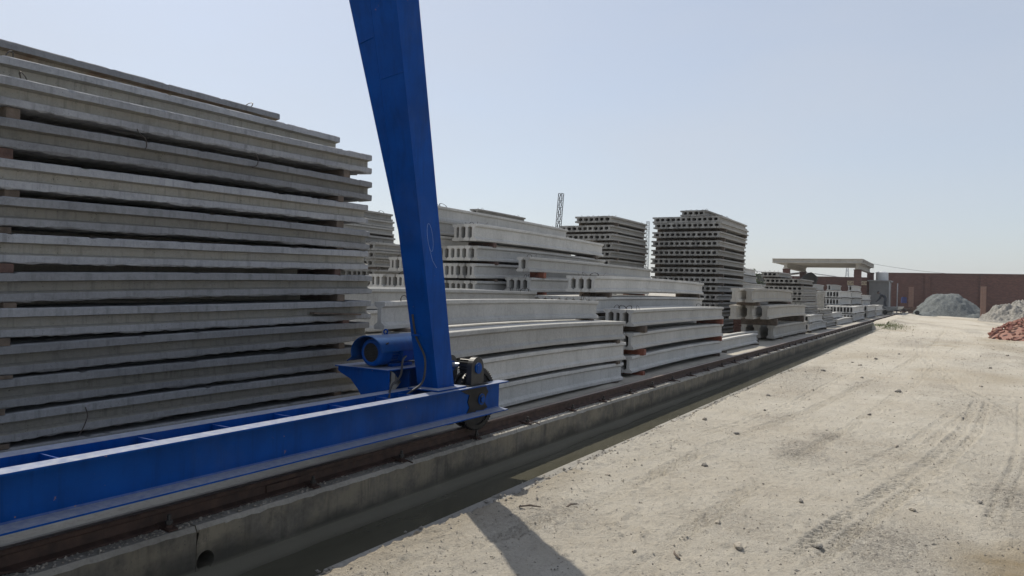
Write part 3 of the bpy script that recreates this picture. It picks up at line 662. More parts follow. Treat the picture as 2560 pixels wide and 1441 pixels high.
# bricks stacked under the middle of the deep girders
bp = empty('brick_pier', (-5.5, 22.9, YG)); tag(bp, 'rough pier of stacked red bricks beneath the deep girders', 'brick pier')
BK = MB().box((-.115, -.055, 0), (.115, .055, .068), .004).mesh('brick', 'brick_dark')
for i in range(8):
    for j in range(2): put('brick', BK, bp, (.0+random.uniform(-.01, .01) if i % 2 else -.06+.12*j, (-.06+.12*j) if i % 2 else 0, i*.072), (0, 0, (0 if i % 2 else math.pi/2)+random.uniform(-.1, .1)))

# ================================================================== GANTRY CRANE (one leg and its carriage)
CR = empty('gantry_crane', (-3.65, 3, .36)); tag(CR, 'blue steel gantry crane leg on a wheeled rail carriage with motor', 'gantry crane')
def C(mb, name, mat, parent=None, smooth=False):
    p = parent or CR
    o = mb.build(name, mat, p, smooth)
    w0 = Vector(CR.location) if p is CR else Vector(CR.location)
    o.matrix_parent_inverse = Matrix.Translation(-w0); return o
def chan(xw, xo, y0, y1, z0=.48, z1=.745, t=.012):
    g = MB(); sgn = 1 if xo > xw else -1
    g.prism([(xw, z0), (xo, z0), (xo, z0+t*.8), (xw+sgn*.016, z0+t*1.5), (xw+sgn*.009, z0+t*2.2), (xw+sgn*.009, z1-t*2.2), (xw+sgn*.016, z1-t*1.5), (xo, z1-t*.8), (xo, z1), (xw, z1)], 1, y0, y1); return g
C(chan(-3.56, -3.45, -1.4, 5.83), 'side_channel', 'blue_paint'); C(chan(-3.76, -3.87, -1.4, 5.83), 'side_channel', 'blue_paint')
for yy in (-1.2, -.3, .6, 1.45, 1.93, 2.43, 2.9, 3.37, 3.86, 4.36, 4.62):
    C(MB().box((-3.757, yy-.004, .5), (-3.563, yy+.004, .736)), 'diaphragm_plate', 'blue_clean')
C(MB().box((-3.757, -1.4, .484), (-3.563, 5.05, .492)), 'bottom_plate', 'blue_clean')
C(MB().box((-3.80, 4.80, .746), (-3.49, 5.20, .760), .003), 'base_plate', 'blue_paint')
# leg: leaning box, flaring inward near the top
def legx(z): return -3.77-.017*(z-.78)
def legy0(z): return 4.90-.2226*(z-.76)
def legy1(z): return 5.13-.2030*(z-.76)
g = MB(); zz = [.758, 2.0, 3.0, 4.5, 6.6]
for z in zz: g.v += [(-3.57, legy0(z), z), (-3.57, legy1(z), z), (legx(z), legy1(z), z), (legx(z), legy0(z), z)]
for i in range(len(zz)-1):
    for k in range(4): g.f.append((i*4+k, i*4+(k+1) % 4, i*4+4+(k+1) % 4, i*4+4+k)); g.mi.append(0)
g.f += [(3, 2, 1, 0), tuple(len(g.v)-4+k for k in range(4))]; g.mi += [0, 0]
leg = C(g, 'leg', 'blue_clean')
g = MB(); zw = [1.95, 3.0, 3.78, 5.2, 6.6]
for z in zw:
    xo = legx(z)-.113*max(0, z-1.95)-.002
    g.v += [(legx(z)+.001, legy0(z)+.006, z), (legx(z)+.001, legy1(z)-.006, z), (xo, legy1(z)-.006, z), (xo, legy0(z)+.006, z)]
for i in range(len(zw)-1):
    for k in range(4): g.f.append((i*4+k, i*4+(k+1) % 4, i*4+4+(k+1) % 4, i*4+4+k)); g.mi.append(0)
g.f += [(3, 2, 1, 0), tuple(len(g.v)-4+k for k in range(4))]; g.mi += [0, 0]
C(g, 'flare_plate', 'blue_clean')
C(MB().tube([(legx(z), legy0(z)-.001, z) for z in np.linspace(.8, 6.5, 12)], .0035, 6), 'weld_seam', 'blue_clean')
C(MB().tube([(legx(z), legy0(z)-.001, z+.0) for z in (3.17,)]+[(-3.575, legy0(3.2)-.001, 3.2)], .0035, 6), 'weld_seam', 'blue_clean')
z = 3.47; C(MB().tube([(legx(z), legy0(z)+.004, z+.015), (legx(z)-.16, legy0(z)+.004, z-.02)], .004, 6), 'weld_seam', 'blue_clean')
for z in (.762,):
    C(MB().tube([(-3.77, 4.90, z), (-3.57, 4.90, z), (-3.57, 5.13, z)], .006, 6), 'weld_bead', 'blue_clean')
# chalk loop on the outer face
ch = []
for t in np.linspace(-.2, 1.62, 30):
    a = math.pi*(1.0-t*1.1); zc = 1.98+.11*math.sin(a); yc = 4.66+.035*math.cos(a)+(0.)
    ch.append((-3.5685, yc-.2226*(zc-1.98)+.08, zc))
C(MB().tube(ch+[(-3.5685, ch[-1][1]+.05, 1.80), (-3.5685, ch[-1][1]+.11, 1.74)], .0011, 4), 'chalk_mark', 'chalk')
# motor bracket behind the leg
g = MB(); g.prism([(-3.86, .748), (-3.86, .90), (-4.41, .90), (-4.41, .865), (-4.375, .845), (-4.27, .805), (-4.19, .73), (-4.13, .655), (-4.03, .655), (-3.875, .748)], 1, 4.63, 4.642); C(g, 'bracket_gusset', 'blue_clean'); g = MB()
g.prism([(-3.86, .748), (-3.86, .90), (-4.41, .90), (-4.41, .865), (-4.375, .845), (-4.27, .805), (-4.19, .73), (-4.13, .655), (-4.03, .655), (-3.875, .748)], 1, 5.19, 5.202)
C(g, 'bracket_gusset', 'blue_clean')
C(MB().box((-4.42, 4.60, .901), (-3.85, 5.23, .911), .003), 'motor_shelf', 'blue_paint')
C(MB().prism([(-3.87, .70), (-4.02, .70), (-3.87, .88)], 1, 4.90, 4.91), 'bracket_rib', 'blue_clean')
mo = empty('drive_motor', (0, 0, 0)); mo.parent = CR; mo.matrix_parent_inverse = Matrix.Translation(-Vector(CR.location))
mx, mz = -4.07, 1.035
def CM(mb, name, mat, smooth=False): return mb.build(name, mat, mo, smooth)
g = MB()
g.cyl((mx, 4.70, mz), (mx, 5.10, mz), .098, n=32)
for k in range(28):
    a = 2*math.pi*k/28; dx, dz = math.cos(a), math.sin(a); px, pz = -dz, dx
    g.add([(mx+dx*.095+px*.002, 4.80, mz+dz*.095+pz*.002), (mx+dx*.112+px*.0015, 4.80, mz+dz*.112+pz*.0015), (mx+dx*.112-px*.0015, 4.80, mz+dz*.112-pz*.0015), (mx+dx*.095-px*.002, 4.80, mz+dz*.095-pz*.002)]+
          [(mx+dx*.095+px*.002, 5.06, mz+dz*.095+pz*.002), (mx+dx*.112+px*.0015, 5.06, mz+dz*.112+pz*.0015), (mx+dx*.112-px*.0015, 5.06, mz+dz*.112-pz*.0015), (mx+dx*.095-px*.002, 5.06, mz+dz*.095-pz*.002)],
          [(0, 1, 2, 3), (7, 6, 5, 4), (0, 4, 5, 1), (1, 5, 6, 2), (2, 6, 7, 3)])
CM(g, 'motor_body', 'blue_clean')
g = MB(); N = 40
ring = lambda r_, y_: [(mx+r_*math.cos(2*math.pi*i/N), y_, mz+r_*math.sin(2*math.pi*i/N)) for i in range(N)]
prof_ = [(.113, 4.79), (.115, 4.68), (.111, 4.655), (.098, 4.646), (.078, 4.644), (.078, 4.652)]
for r_, y_ in prof_: g.v += ring(r_, y_)
for j in range(len(prof_)-1):
    for i in range(N): g.f.append((j*N+i, j*N+(i+1) % N, (j+1)*N+(i+1) % N, (j+1)*N+i)); g.mi.append(0)
fc = CM(g, 'fan_cover', 'blue_clean', True)
g = MB()
for t in np.arange(-.07, .0701, .0125):
    L = math.sqrt(max(0, .078**2-t*t))
    g.box((mx-L, 4.6455, mz+t-.0022), (mx+L, 4.648, mz+t+.0022)); g.box((mx+t-.0022, 4.6475, mz-L), (mx+t+.0022, 4.650, mz+L))
g.cyl((mx, 4.643, mz), (mx, 4.652, mz), .014, n=16)
gr = g.build('fan_grille', 'dark_steel', fc)
CM(MB().cyl((mx, 4.66, mz), (mx, 4.665, mz), .1, n=24), 'fan_disc', 'grease')
g = MB(); g.box((mx-.105, 4.80, .912), (mx-.05, 5.06, .94), .003); g.box((mx+.05, 4.80, .912), (mx+.105, 5.06, .94), .003); g.box((mx-.06, 4.82, .93), (mx+.06, 5.04, .97)); CM(g, 'motor_feet', 'blue_clean')
CM(MB().box((mx+.085, 4.88, .96), (mx+.15, 5.02, 1.06), .006), 'terminal_box', 'blue_clean')
# curved rain hood
g = MB(); hood = []
for i in range(25):
    a = R(198-i*(186/24)); rr_ = .150; hood.append((mx-.01+rr_*1.12*math.cos(a), mz+.0+rr_*.92*math.sin(a)))
hood = [(hood[0][0]-.05, hood[0][1]-.035)]+hood+[(hood[-1][0]+.004, hood[-1][1]-.015)]
for (yy, dn) in ((4.60, 0), (4.615, .003), (5.24, .003)):
    for x_, z_ in hood: g.v.append((x_, yy, z_+dn))
nn = len(hood); base = len(g.v)
for (yy, dn) in ((4.60, -.003), (4.615, 0), (5.24, 0)):
    for x_, z_ in hood: g.v.append((mx+(x_-mx)*.985, yy, z_+dn-.003))
for j in range(2):
    for i in range(nn-1):
        g.f.append((j*nn+i, j*nn+i+1, (j+1)*nn+i+1, (j+1)*nn+i)); g.f.append((base+j*nn+i+1, base+j*nn+i, base+(j+1)*nn+i, base+(j+1)*nn+i+1)); g.mi += [0, 0]
for i in range(nn-1):
    g.f.append((i+1, i, base+i, base+i+1)); g.mi.append(0)
hd = CM(g, 'rain_hood', 'blue_hood', True)
g = MB(); g.cyl((mx+.13, 4.68, mz+.075), (mx+.155, 4.68, mz+.085), .007, n=10); g.build('hood_bolt', 'grease', hd)
g = MB(); g.tube([(mx-.03+.02*math.cos(a), 4.86, 1.195+.02*math.sin(a)) for a in np.linspace(0, 2*math.pi, 13)], .007, 8); g.cyl((mx-.03, 4.86, 1.165), (mx-.03, 4.86, 1.18), .01, n=8); CM(g, 'lifting_eye', 'blue_clean', True)
# gearbox and shaft behind the leg
g = MB(); g.box((-4.13, 5.24, .93), (-3.98, 5.42, 1.12), .015); g.cyl((-4.05, 5.1, mz), (-4.05, 5.25, mz), .05); C(g, 'gear_box', 'blue_paint')
# cables
def spline(pts, n=10):
    P = [Vector(p) for p in pts]; P = [P[0]*2-P[1]]+P+[P[-1]*2-P[-2]]; out = []
    for i in range(1, len(P)-2):
        for k in range(n):
            t = k/n; out.append(.5*((2*P[i])+(P[i+1]-P[i-1])*t+(2*P[i-1]-5*P[i]+4*P[i+1]-P[i+2])*t*t+(3*P[i]-P[i-1]-3*P[i+1]+P[i+2])*t**3))
    return out+[P[-2]]
C(MB().tube(spline([(-3.93, 4.93, 1.0), (-3.86, 4.80, .97), (-3.80, 4.70, .86), (-3.79, 4.58, .79), (-3.74, 4.50, .70), (-3.66, 4.47, .64)]), .009, 8), 'power_cable', 'rubber', smooth=True)
C(MB().tube(spline([(-3.74, legy0(1.35)-.01, 1.36), (-3.73, legy0(1.2)-.012, 1.2), (-3.70, legy0(1.1)-.018, 1.12), (-3.645, 4.81, 1.02), (-3.63, 4.80, .9), (-3.65, 4.78, .80), (-3.70, 4.66, .72), (-3.72, 4.58, .62)]), .009, 8), 'power_cable', 'rubber', smooth=True)
C(MB().box((-3.755, legy0(1.2)-.035, 1.185), (-3.68, legy0(1.2)+.005, 1.20)), 'cable_cleat', 'blue_clean')
# wheel set: rail wheel, ring gear, pinion, bearing
wy, wz = 5.52, .605
g = MB(); N = 64; T = []
g.cyl((-3.685, wy, wz), (-3.615, wy, wz), .238, n=48); g.cyl((-3.705, wy, wz), (-3.685, wy, wz), .262, n=48); C(g, 'rail_wheel', 'dark_steel', smooth=False)
def gear(r_, n, x0, x1, tooth, hub, web=True):
    g = MB(); poly = []
    for i in range(n):
        for k, rr_ in ((0, r_-tooth), (.28, r_-tooth), (.42, r_), (.74, r_), (.88, r_-tooth)):
            if k == 0: continue
            a = 2*math.pi*(i+k)/n; poly.append((rr_*math.cos(a), rr_*math.sin(a)))
    m_ = len(poly); ri = r_-tooth-.035
    for x_ in (x0, x1):
        g.v += [(x_, a, b) for a, b in poly]; g.v += [(x_, ri*math.cos(math.atan2(b, a)), ri*math.sin(math.atan2(b, a))) for a, b in poly]
    for i in range(m_):
        j = (i+1) % m_
        g.f += [(i, j, 2*m_+j, 2*m_+i), (j, i, m_+i, m_+j), (2*m_+i, 2*m_+j, 3*m_+j, 3*m_+i), (m_+j, m_+i, 3*m_+i, 3*m_+j)]; g.mi += [0]*4
    xm = (x0+x1)/2; g.cyl((xm-.006, 0, 0), (xm+.006, 0, 0), ri+.002, n=40); g.cyl((x0-.004, 0, 0), (x1+.004, 0, 0), hub, n=24); return g
o = C(gear(.28, 62, -3.612, -3.572, .014, .07), 'ring_gear', 'grease'); o.location = (0, wy, wz)
o = C(gear(.068, 14, -3.66, -3.565, .017, .03), 'pinion', 'dark_steel'); o.location = (0, 5.375, .905)
g = MB(); g.cyl((-3.80, 5.375, .905), (-3.52, 5.375, .905), .022, n=16); C(g, 'pinion_shaft', 'galv')
for xa, xb in ((-3.548, -3.495), (-3.83, -3.775)):
    pl = [(5.28, .746), (5.475, .746), (5.47, .905)]+[(5.375+.095*math.cos(a), .895+.095*math.sin(a)) for a in np.linspace(.05, math.pi-.05, 14)]+[(5.28, .905)]
    b_ = C(MB().prism(pl, 0, xa, xb), 'bearing_block', 'blue_paint' if False else 'dark_steel')
    gg = MB(); gg.cyl((xb-.001, 5.375, .895), (xb+.012, 5.375, .895), .048, n=24); gg.cyl((xb+.012, 5.375, .895), (xb+.016, 5.375, .895), .028, n=20); C(gg, 'bearing_cap', 'blue_paint')
    C(MB().box((xa-.01, 5.22, .7455), (xb+.01, 5.54, .755), .002), 'bearing_foot', 'grease')
g = MB(); g.cyl((-3.551, wy, wz), (-3.535, wy, wz), .05, n=24); g.cyl((-3.535, wy, wz), (-3.52, wy, wz), .03, n=20); C(g, 'axle_cap', 'blue_paint')
C(MB().box((-3.551, 5.41, .50), (-3.546, 5.44, .73)), 'keeper_plate', 'grease')
g = MB(); g.prism([(5.18, .722), (5.27, .735), (5.62, .734), (5.60, .70), (5.64, .66), (5.60, .62), (5.585, .57), (5.63, .52), (5.56, .504), (5.45, .512), (5.40, .504), (5.30, .505), (5.34, .55), (5.31, .60), (5.335, .66), (5.27, .68)], 0, -3.5505, -3.5445); C(g, 'grease_coat', 'grease')
C(MB().cyl((-3.86, wy, wz), (-3.53, wy, wz), .035, n=20), 'axle', 'dark_steel')
C(MB().box((-3.757, 5.80, .49), (-3.563, 5.815, .735)), 'end_plate', 'blue_paint')

# ================================================================== FAR END: wall, shed, heaps
BW = empty('brick_boundary_wall', (0, 87, 0)); tag(BW, 'long dark red brick boundary wall closing the far end of the yard', 'wall')
def B(mb, name, mat, parent, smooth=False):
    o = mb.build(name, mat, parent, smooth); o.matrix_parent_inverse = Matrix.Translation(-Vector(parent.location)); return o
B(MB().box((-6.7, 87, -.4), (60, 87.3, 4.2)), 'wall_face', 'brick_wall', BW); B(MB().box((-6.74, 86.96, 4.2), (60, 87.34, 4.28)), 'coping', 'brick_wall', BW)
for x in (-6.4, -1.9, 2.9, 7.4, 12, 17): B(MB().box((x-.25, 86.82, -.4), (x+.25, 86.998, 4.16)), 'wall_pier', 'brick_wall', BW)
for x, z, lb in ((-2.95, 2.65, 'broken free-standing brick pillar at the left edge of the gravel heap'), (2.58, 2.75, 'slim brick pillar between the gravel heap and the mud heap')):
    p = MB(); zz_ = -.2; k = 0
    while zz_ < z-.05:
        j = random.uniform(-.006, .006); p.box((x-.2+j, 75.8+j, zz_), (x+.2+j, 76.2+j, zz_+.079)); zz_ += .085; k += 1
    p.box((x-.185, 75.815, -.2), (x+.185, 76.185, z-.06)); p.box((x-.215, 75.78, zz_), (x+.215, 76.22, zz_+.06))
    tag(p.build('brick_pillar', 'brick_pale'), lb, 'pillar', 'brick pillars by the heaps')
def mound(name, mat, cx, cy, rx, ry, h, seed, rough, flat=.35, res=90, lump=0, z0=0):
    xs_ = np.linspace(-1.15, 1.15, res); Xa, Ya = np.meshgrid(xs_, xs_)
    d = np.hypot(Xa, Ya)+.45*fbm(Xa*1.15+seed, Ya*1.15, 5, seed)
    Zz = np.clip((1-d)/(1-flat), 0, 1); Zz = (np.clip(1-np.clip(d, 0, 1)**2.1, 0, 1)*.55+Zz*.45)*h*(1+.25*fbm(Xa*2+seed, Ya*2, 2, seed+3))
    Zz = np.minimum(Zz, h*.97+.03*Zz)+rough*fbm(Xa*rx*2.5, Ya*ry*2.5, 4, seed+5)*np.clip(Zz/h*4, 0, 1)
    if lump: Zz += lump*np.abs(fbm(Xa*rx*1.1, Ya*ry*1.1, 4, seed+9))*np.clip(Zz/h*3, 0, 1)
    Zz = np.where(d > 1.02, -.35, Zz)
    me = grid_mesh(name, xs_*rx, xs_*ry, Zz, mat, smooth=not lump); return put(name, me, None, (cx, cy, z0))
tag(mound('gravel_heap', 'gravel_grey', -.25, 80.5, 3.1, 3.4, 2.15, 3, .45, .3), 'big blue grey gravel heap with a broad top before the brick wall', 'gravel heap')
tag(mound('small_gravel_heap', 'gravel_grey', -1.9, 74.5, 1.5, 1.6, .45, 13, .1, .2), 'small low spill of grey gravel before the big gravel heap', 'gravel heap')
tag(mound('mud_heap', 'mud_grey', 5.5, 69.5, 3.9, 5.0, 1.4, 23, .8, .35, 170, lump=1.5), 'lumpy grey heap of clods behind the broken red bricks', 'mud heap')
# heap of broken bricks
BH = empty('brick_heap', (3.15, 38.5, 0)); tag(BH, 'sprawling heap of loose broken red bricks on the dirt road', 'brick heap')
BKS = [MB().box((-.115, -.055, -.036), (.115, .055, .036), .006).mesh('brick', 'brick'), MB().box((-.07, -.055, -.036), (.06, .055, .036), .01).mesh('brick', 'brick'), MB().prism([(-.1, -.055), (.04, -.055), (.09, 0), (.05, .055), (-.11, .05)], 2, -.036, .036).mesh('brick', 'brick'), MB().box((-.05, -.05, -.036), (.04, .05, .036), .012).mesh('brick', 'brick')]
def heapz(x, y):
    d = math.hypot(x/1.75, y/2.3); return max(0, 1-d)**.8*1.0
bs = 0
while bs < 298:
    x, y = random.uniform(-1.85, 1.9), random.uniform(-2.4, 1.6); d = math.hypot(x/1.75, y/2.3)
    if d > 1.06 or (d > .85 and random.random() < .45): continue
    b_ = put('brick', random.choice(BKS), BH, (x, y, heapz(x, y)+.04+.03*random.random()), (random.uniform(-.7, .7), random.uniform(-.7, .7), random.uniform(0, 6.28))); bs += 1
g = MB(); N = 20; g.v.append((0, 0, .8))
for j in range(1, 9):
    for i in range(N):
        a = 2*math.pi*i/N; q = j/8; x, y = 1.7*q*math.cos(a), 2.2*q*math.sin(a); g.v.append((x, y, max(-.1, heapz(x, y)-.11)))
for i in range(N): g.f.append((0, 1+i, 1+(i+1) % N)); g.mi.append(0)
for j in range(7):
    for i in range(N): g.f.append((1+j*N+i, 1+(j+1)*N+i, 1+(j+1)*N+(i+1) % N, 1+j*N+(i+1) % N)); g.mi.append(0)
o = g.build('brick_core', 'brick', BH); o['kind'] = 'stuff'
# shed of girders on brick pillars
SH = empty('open_shed', (-9.7, 72, YG)); tag(SH, 'open shed with a girder roof on square brick pillars', 'shed')
for px, py in ((-12.27, 67.9), (-6.6, 67.9), (-12.27, 76.3), (-6.33, 76.3)):
    g = MB(); zz_ = .2
    while zz_ < 3.82:
        j = random.uniform(-.01, .01); g.box((px-.27+j, py-.27-j, zz_), (px+.27+j, py+.27-j, zz_+.079)); zz_ += .085
    g.box((px-.25, py-.25, .2), (px+.25, py+.25, zz_)); g.box((px-.30, py-.30, zz_), (px+.30, py+.30, zz_+.06)); B(g, 'pillar', 'brick_wall', SH)
for px in (-12.27, -6.6):
    g = MB(); P_, w_, H_ = profile('deep'); g.prism([(px+a*1.6, 3.93+b*1.2) for a, b in P_], 1, 67.3, 77.3); B(g, 'bearer', 'concrete_old', SH)
P_, w_, H_ = profile('big')
for k in range(31):
    y = 67.1+k*.345; g = MB(); dx = random.uniform(-.06, .06)
    g.prism([(y+a*2.08, 4.394+b*1.02) for a, b in P_], 0, -13.28+dx, -6.17+dx*.5); B(g, 'roof_beam', 'concrete_old', SH)
# low wall, sign, mixer under the shed
tag(MB().box((-26, 81, 0), (-6.75, 81.25, 3.6)).build('low_brick_wall', 'brick_wall'), 'dark low brick wall seen under the open shed roof', 'wall')
sg = empty('room_sign', (-7.85, 80.93, 3.02)); tag(sg, 'beige sign board with dark red letters on the wall behind the shed', 'sign')
MB().box((-.95, 0, -.2), (.93, .05, .2), .01).build('board', 'sign_board', sg)
for tx, x in (('CA', -.62), ('ROOM', .48)):
    cu = bpy.data.curves.new('lettering', 'FONT'); cu.body = tx; cu.size = .36; cu.align_x = 'CENTER'; cu.align_y = 'CENTER'; cu.extrude = .006
    t_ = bpy.data.objects.new('lettering', cu); COL.objects.link(t_); bpy.context.view_layer.update()
    me = bpy.data.meshes.new_from_object(t_); bpy.data.objects.remove(t_); me.materials.clear(); me.materials.append(MAT['sign_letters'])
    put('lettering', me, sg, (x, -.008, 0), (math.pi/2, 0, 0))
mxr = empty('concrete_mixer', (-11.45, 74.6, YG)); tag(mxr, 'dark concrete mixer drum standing under the open shed', 'mixer')
g = MB(); N = 24; pr = [(0, -.75), (.35, -.72), (.62, -.45), (.72, 0), (.6, .45), (.42, .75), (.36, .78)]
for r_, z_ in pr: g.v += [(r_*math.cos(2*math.pi*i/N), r_*math.sin(2*math.pi*i/N), z_) for i in range(N)]
for j in range(len(pr)-1):
    for i in range(N): g.f.append((j*N+i, j*N+(i+1) % N, (j+1)*N+(i+1) % N, (j+1)*N+i)); g.mi.append(0)
o = g.build('drum', 'mixer', mxr, True); o.location = (0, 0, 2.75); o.rotation_euler = (0, R(40), 0)
for sx in (-.75, .75):
    for sy in (-.5, .5): MB().cyl((sx, sy, 0), (sx*.8, sy*.6, 2.6), .05, n=8).build('stand_leg', 'mixer', mxr)
MB().box((-.7, -.45, 1.9), (.7, .45, 2.02), .01).build('frame', 'mixer', mxr)
# small plastered building with a water tank
PB = empty('pump_house', (-5.5, 76, 0)); tag(PB, 'small grey plastered pump house before the brick wall', 'building')
B(MB().box((-6.35, 75.5, 0), (-4.75, 79, 3.1)), 'wall', 'plaster', PB); B(MB().box((-6.5, 75.35, 3.1), (-4.6, 79.1, 3.22), .01), 'roof', 'plaster', PB)
B(MB().box((-4.748, 76.2, .2), (-4.70, 77.1, 2.3)), 'door', 'mast_steel', PB)
B(MB().tube([(-4.66, 75.45, .2), (-4.66, 75.45, 3.0), (-4.9, 75.45, 3.35)], .035, 8), 'water_pipe', 'tank_white', PB)
tag(MB().cyl((-5.35, 76.4, 3.22), (-5.35, 76.4, 3.95), .52, .50, 24).cyl((-5.35, 76.4, 3.95), (-5.35, 76.4, 4.08), .50, .2, 24).build('water_tank', 'tank_white'), 'white plastic water tank on the roof of the pump house', 'water tank')
tag(MB().box((-4.2, 78.0, -.2), (-4.12, 78.08, 3.0)).build('standing_pole', 'galv'), 'thin pale upright pole beside the pump house', 'pole')
pf = empty('work_platform', (-4.6, 67.6, 0)); tag(pf, 'raised concrete platform at the far end of the rail', 'platform')
B(MB().box((-5.6, 67, 0), (-3.9, 68.6, .62), .02), 'platform_slab', 'concrete_old', pf); B(MB().box((-5.7, 66.9, .62), (-3.85, 68.7, .70), .01), 'platform_cap', 'concrete_old', pf)
# bending worker on it
def person(loc, rz):
    root = empty('person', loc); root.rotation_euler = (0, 0, rz)
    J = {'pel': (0, 0, .86), 'wst': (.06, 0, .98), 'chs': (.30, 0, 1.15), 'nck': (.42, 0, 1.22), 'hd0': (.48, 0, 1.26),
         'hl': (0, .09, .82), 'kl': (.08, .10, .45), 'al': (-.06, .10, .07), 'tl': (.10, .11, .03), 'hr': (0, -.09, .82), 'kr': (.04, -.11, .45), 'ar': (-.12, -.11, .07), 'tr': (.04, -.12, .03),
         'sl': (.34, .17, 1.13), 'el': (.42, .22, .86), 'wl': (.58, .18, .66), 'sr': (.34, -.17, 1.13), 'er': (.44, -.22, .86), 'wr': (.60, -.16, .68)}
    rad = {'pel': .13, 'wst': .12, 'chs': .14, 'nck': .055, 'hd0': .05, 'hl': .095, 'kl': .062, 'al': .042, 'tl': .035, 'hr': .095, 'kr': .062, 'ar': .042, 'tr': .035, 'sl': .06, 'el': .045, 'wl': .03, 'sr': .06, 'er': .045, 'wr': .03}
    ed = [('pel', 'wst'), ('wst', 'chs'), ('chs', 'nck'), ('nck', 'hd0'), ('pel', 'hl'), ('hl', 'kl'), ('kl', 'al'), ('al', 'tl'), ('pel', 'hr'), ('hr', 'kr'), ('kr', 'ar'), ('ar', 'tr'), ('chs', 'sl'), ('sl', 'el'), ('el', 'wl'), ('chs', 'sr'), ('sr', 'er'), ('er', 'wr')]
    for si, sd in (('l', 1), ('r', -1)):
        wx, wy_, wz_ = J['w'+si]
        J['p'+si] = (wx+.06, wy_, wz_-.05); rad['p'+si] = .032; ed.append(('w'+si, 'p'+si))
        for k in range(4):
            J[f'f{k}{si}'] = (wx+.11, wy_+(k-1.5)*.02, wz_-.07); J[f'g{k}{si}'] = (wx+.13, wy_+(k-1.5)*.02, wz_-.115+.008*abs(k-1)); rad[f'f{k}{si}'] = .009; rad[f'g{k}{si}'] = .008; ed += [('p'+si, f'f{k}{si}'), (f'f{k}{si}', f'g{k}{si}')]
        J['t'+si+'h'] = (wx+.07, wy_-sd*.05, wz_-.06); rad['t'+si+'h'] = .009; ed.append(('p'+si, 't'+si+'h'))
    keys = list(J); me = bpy.data.meshes.new('body'); me.from_pydata([J[k] for k in keys], [(keys.index(a), keys.index(b)) for a, b in ed], [])
    o = bpy.data.objects.new('body', me); COL.objects.link(o); o.parent = root
    md = o.modifiers.new('skin', 'SKIN'); md.use_smooth_shade = True
    sv = me.skin_vertices[0].data if me.skin_vertices else None
    if sv is None:
        bpy.context.view_layer.objects.active = o; bm = bmesh.new(); bm.from_mesh(me); lay = bm.verts.layers.skin.verify(); bm.to_mesh(me); bm.free(); sv = me.skin_vertices[0].data
    for i, k in enumerate(keys): sv[i].radius = (rad[k], rad[k]); sv[i].use_root = (k == 'pel')
    o.modifiers.new('sub', 'SUBSURF').render_levels = 1
    me.materials.append(MAT['cloth_dark'])
    g = MB(); N = 14
    hc = Vector((.57, 0, 1.33)); ax = Vector((.35, 0, .9)).normalized()
    for j in range(9):
        t = math.pi*j/8
        for i in range(N):
            a = 2*math.pi*i/N; rx_ = .078*math.sin(t)*(1+.12*(math.cos(t) > 0)); p_ = Vector((rx_*1.18*math.cos(a)+(.016 if abs(a) < .3 and 3 < j < 6 else 0), rx_*math.sin(a), .115*math.cos(t)))
            g.v.append(tuple(hc+Matrix.Rotation(.4, 3, 'Y') @ p_))
    for j in range(8):
        for i in range(N): g.f.append((j*N+i, (j+1)*N+i, (j+1)*N+(i+1) % N, j*N+(i+1) % N)); g.mi.append(0)
    g.build('head', 'skin', root, True)
    g2 = MB(); g2.v = [tuple(hc+(Vector(v)-hc)*1.07+Vector((-.012, 0, .008))) for v in g.v[:5*N]]
    g2.f = [f for f in g.f if max(f) < 5*N]; g2.mi = [0]*len(g2.f); g2.build('hair', 'hair', root, True)
    return root
pr_ = person((-4.45, 67.7, .70), math.pi*.95); tag(pr_, 'person in dark clothes bending forward on the platform by the pump house', 'person')
def barrow(loc, rz, mat, label):
    r_ = empty('wheelbarrow', loc); r_.rotation_euler = (0, 0, rz); tag(r_, label, 'wheelbarrow', 'wheelbarrows at the rail end')
    g = MB(); a = [(-.45, -.2, .42), (.35, -.18, .34), (.35, .18, .34), (-.45, .2, .42)]; b = [(-.62, -.36, .72), (.62, -.32, .66), (.62, .32, .66), (-.62, .36, .72)]
    g.add(a+b, [(0, 1, 2, 3), (0, 4, 5, 1), (1, 5, 6, 2), (2, 6, 7, 3), (3, 7, 4, 0)]); o = g.build('tray', mat, r_)
    o.modifiers.new('thick', 'SOLIDIFY').thickness = .012
    for sy in (-1, 1):
        MB().tube([(.75, .05*sy, .2), (-.4, .22*sy, .4), (-1.25, .28*sy, .6)], .02, 8).build('handle', 'dark_steel', r_); MB().tube([(-.35, .24*sy, .42), (-.5, .26*sy, .0)], .018, 8).build('leg', 'dark_steel', r_)
    w_ = MB(); w_.tube([(.75+.17*math.cos(t), 0, .2+.17*math.sin(t)) for t in np.linspace(0, 2*math.pi, 20)], .03, 8); o = w_.build('wheel', 'rubber', r_)
    MB().cyl((.75, -.05, .2), (.75, .05, .2), .03, n=10).build('hub', 'dark_steel', o); MB().cyl((.75, -.01, .2), (.75, .01, .2), .16, n=20).build('rim', 'dark_steel', o)
barrow((-3.75, 66.2, .24), 2.6, 'galv', 'grey steel wheelbarrow standing before the concrete platform')
barrow((-3.0, 73.2, .2), .5, 'timber_red', 'reddish wheelbarrow parked by the broken brick pillar')
dr = empty('blue_drum', (-3.9, 84.5, .1)); tag(dr, 'blue plastic drum raised on a stand against the brick wall', 'drum')
g = MB(); g.box((-.3, -.3, -.2), (.3, .3, 1.05), .02); g.build('stand', 'brick_wall', dr)
g = MB()
for a, b, r_ in ((1.05, 1.15, .26), (1.15, 1.2, .28), (1.2, 1.38, .26), (1.38, 1.43, .28), (1.43, 1.6, .26), (1.6, 1.66, .2)): g.cyl((0, 0, a), (0, 0, b), r_, n=20)
g.build('barrel', 'blue_plastic', dr)
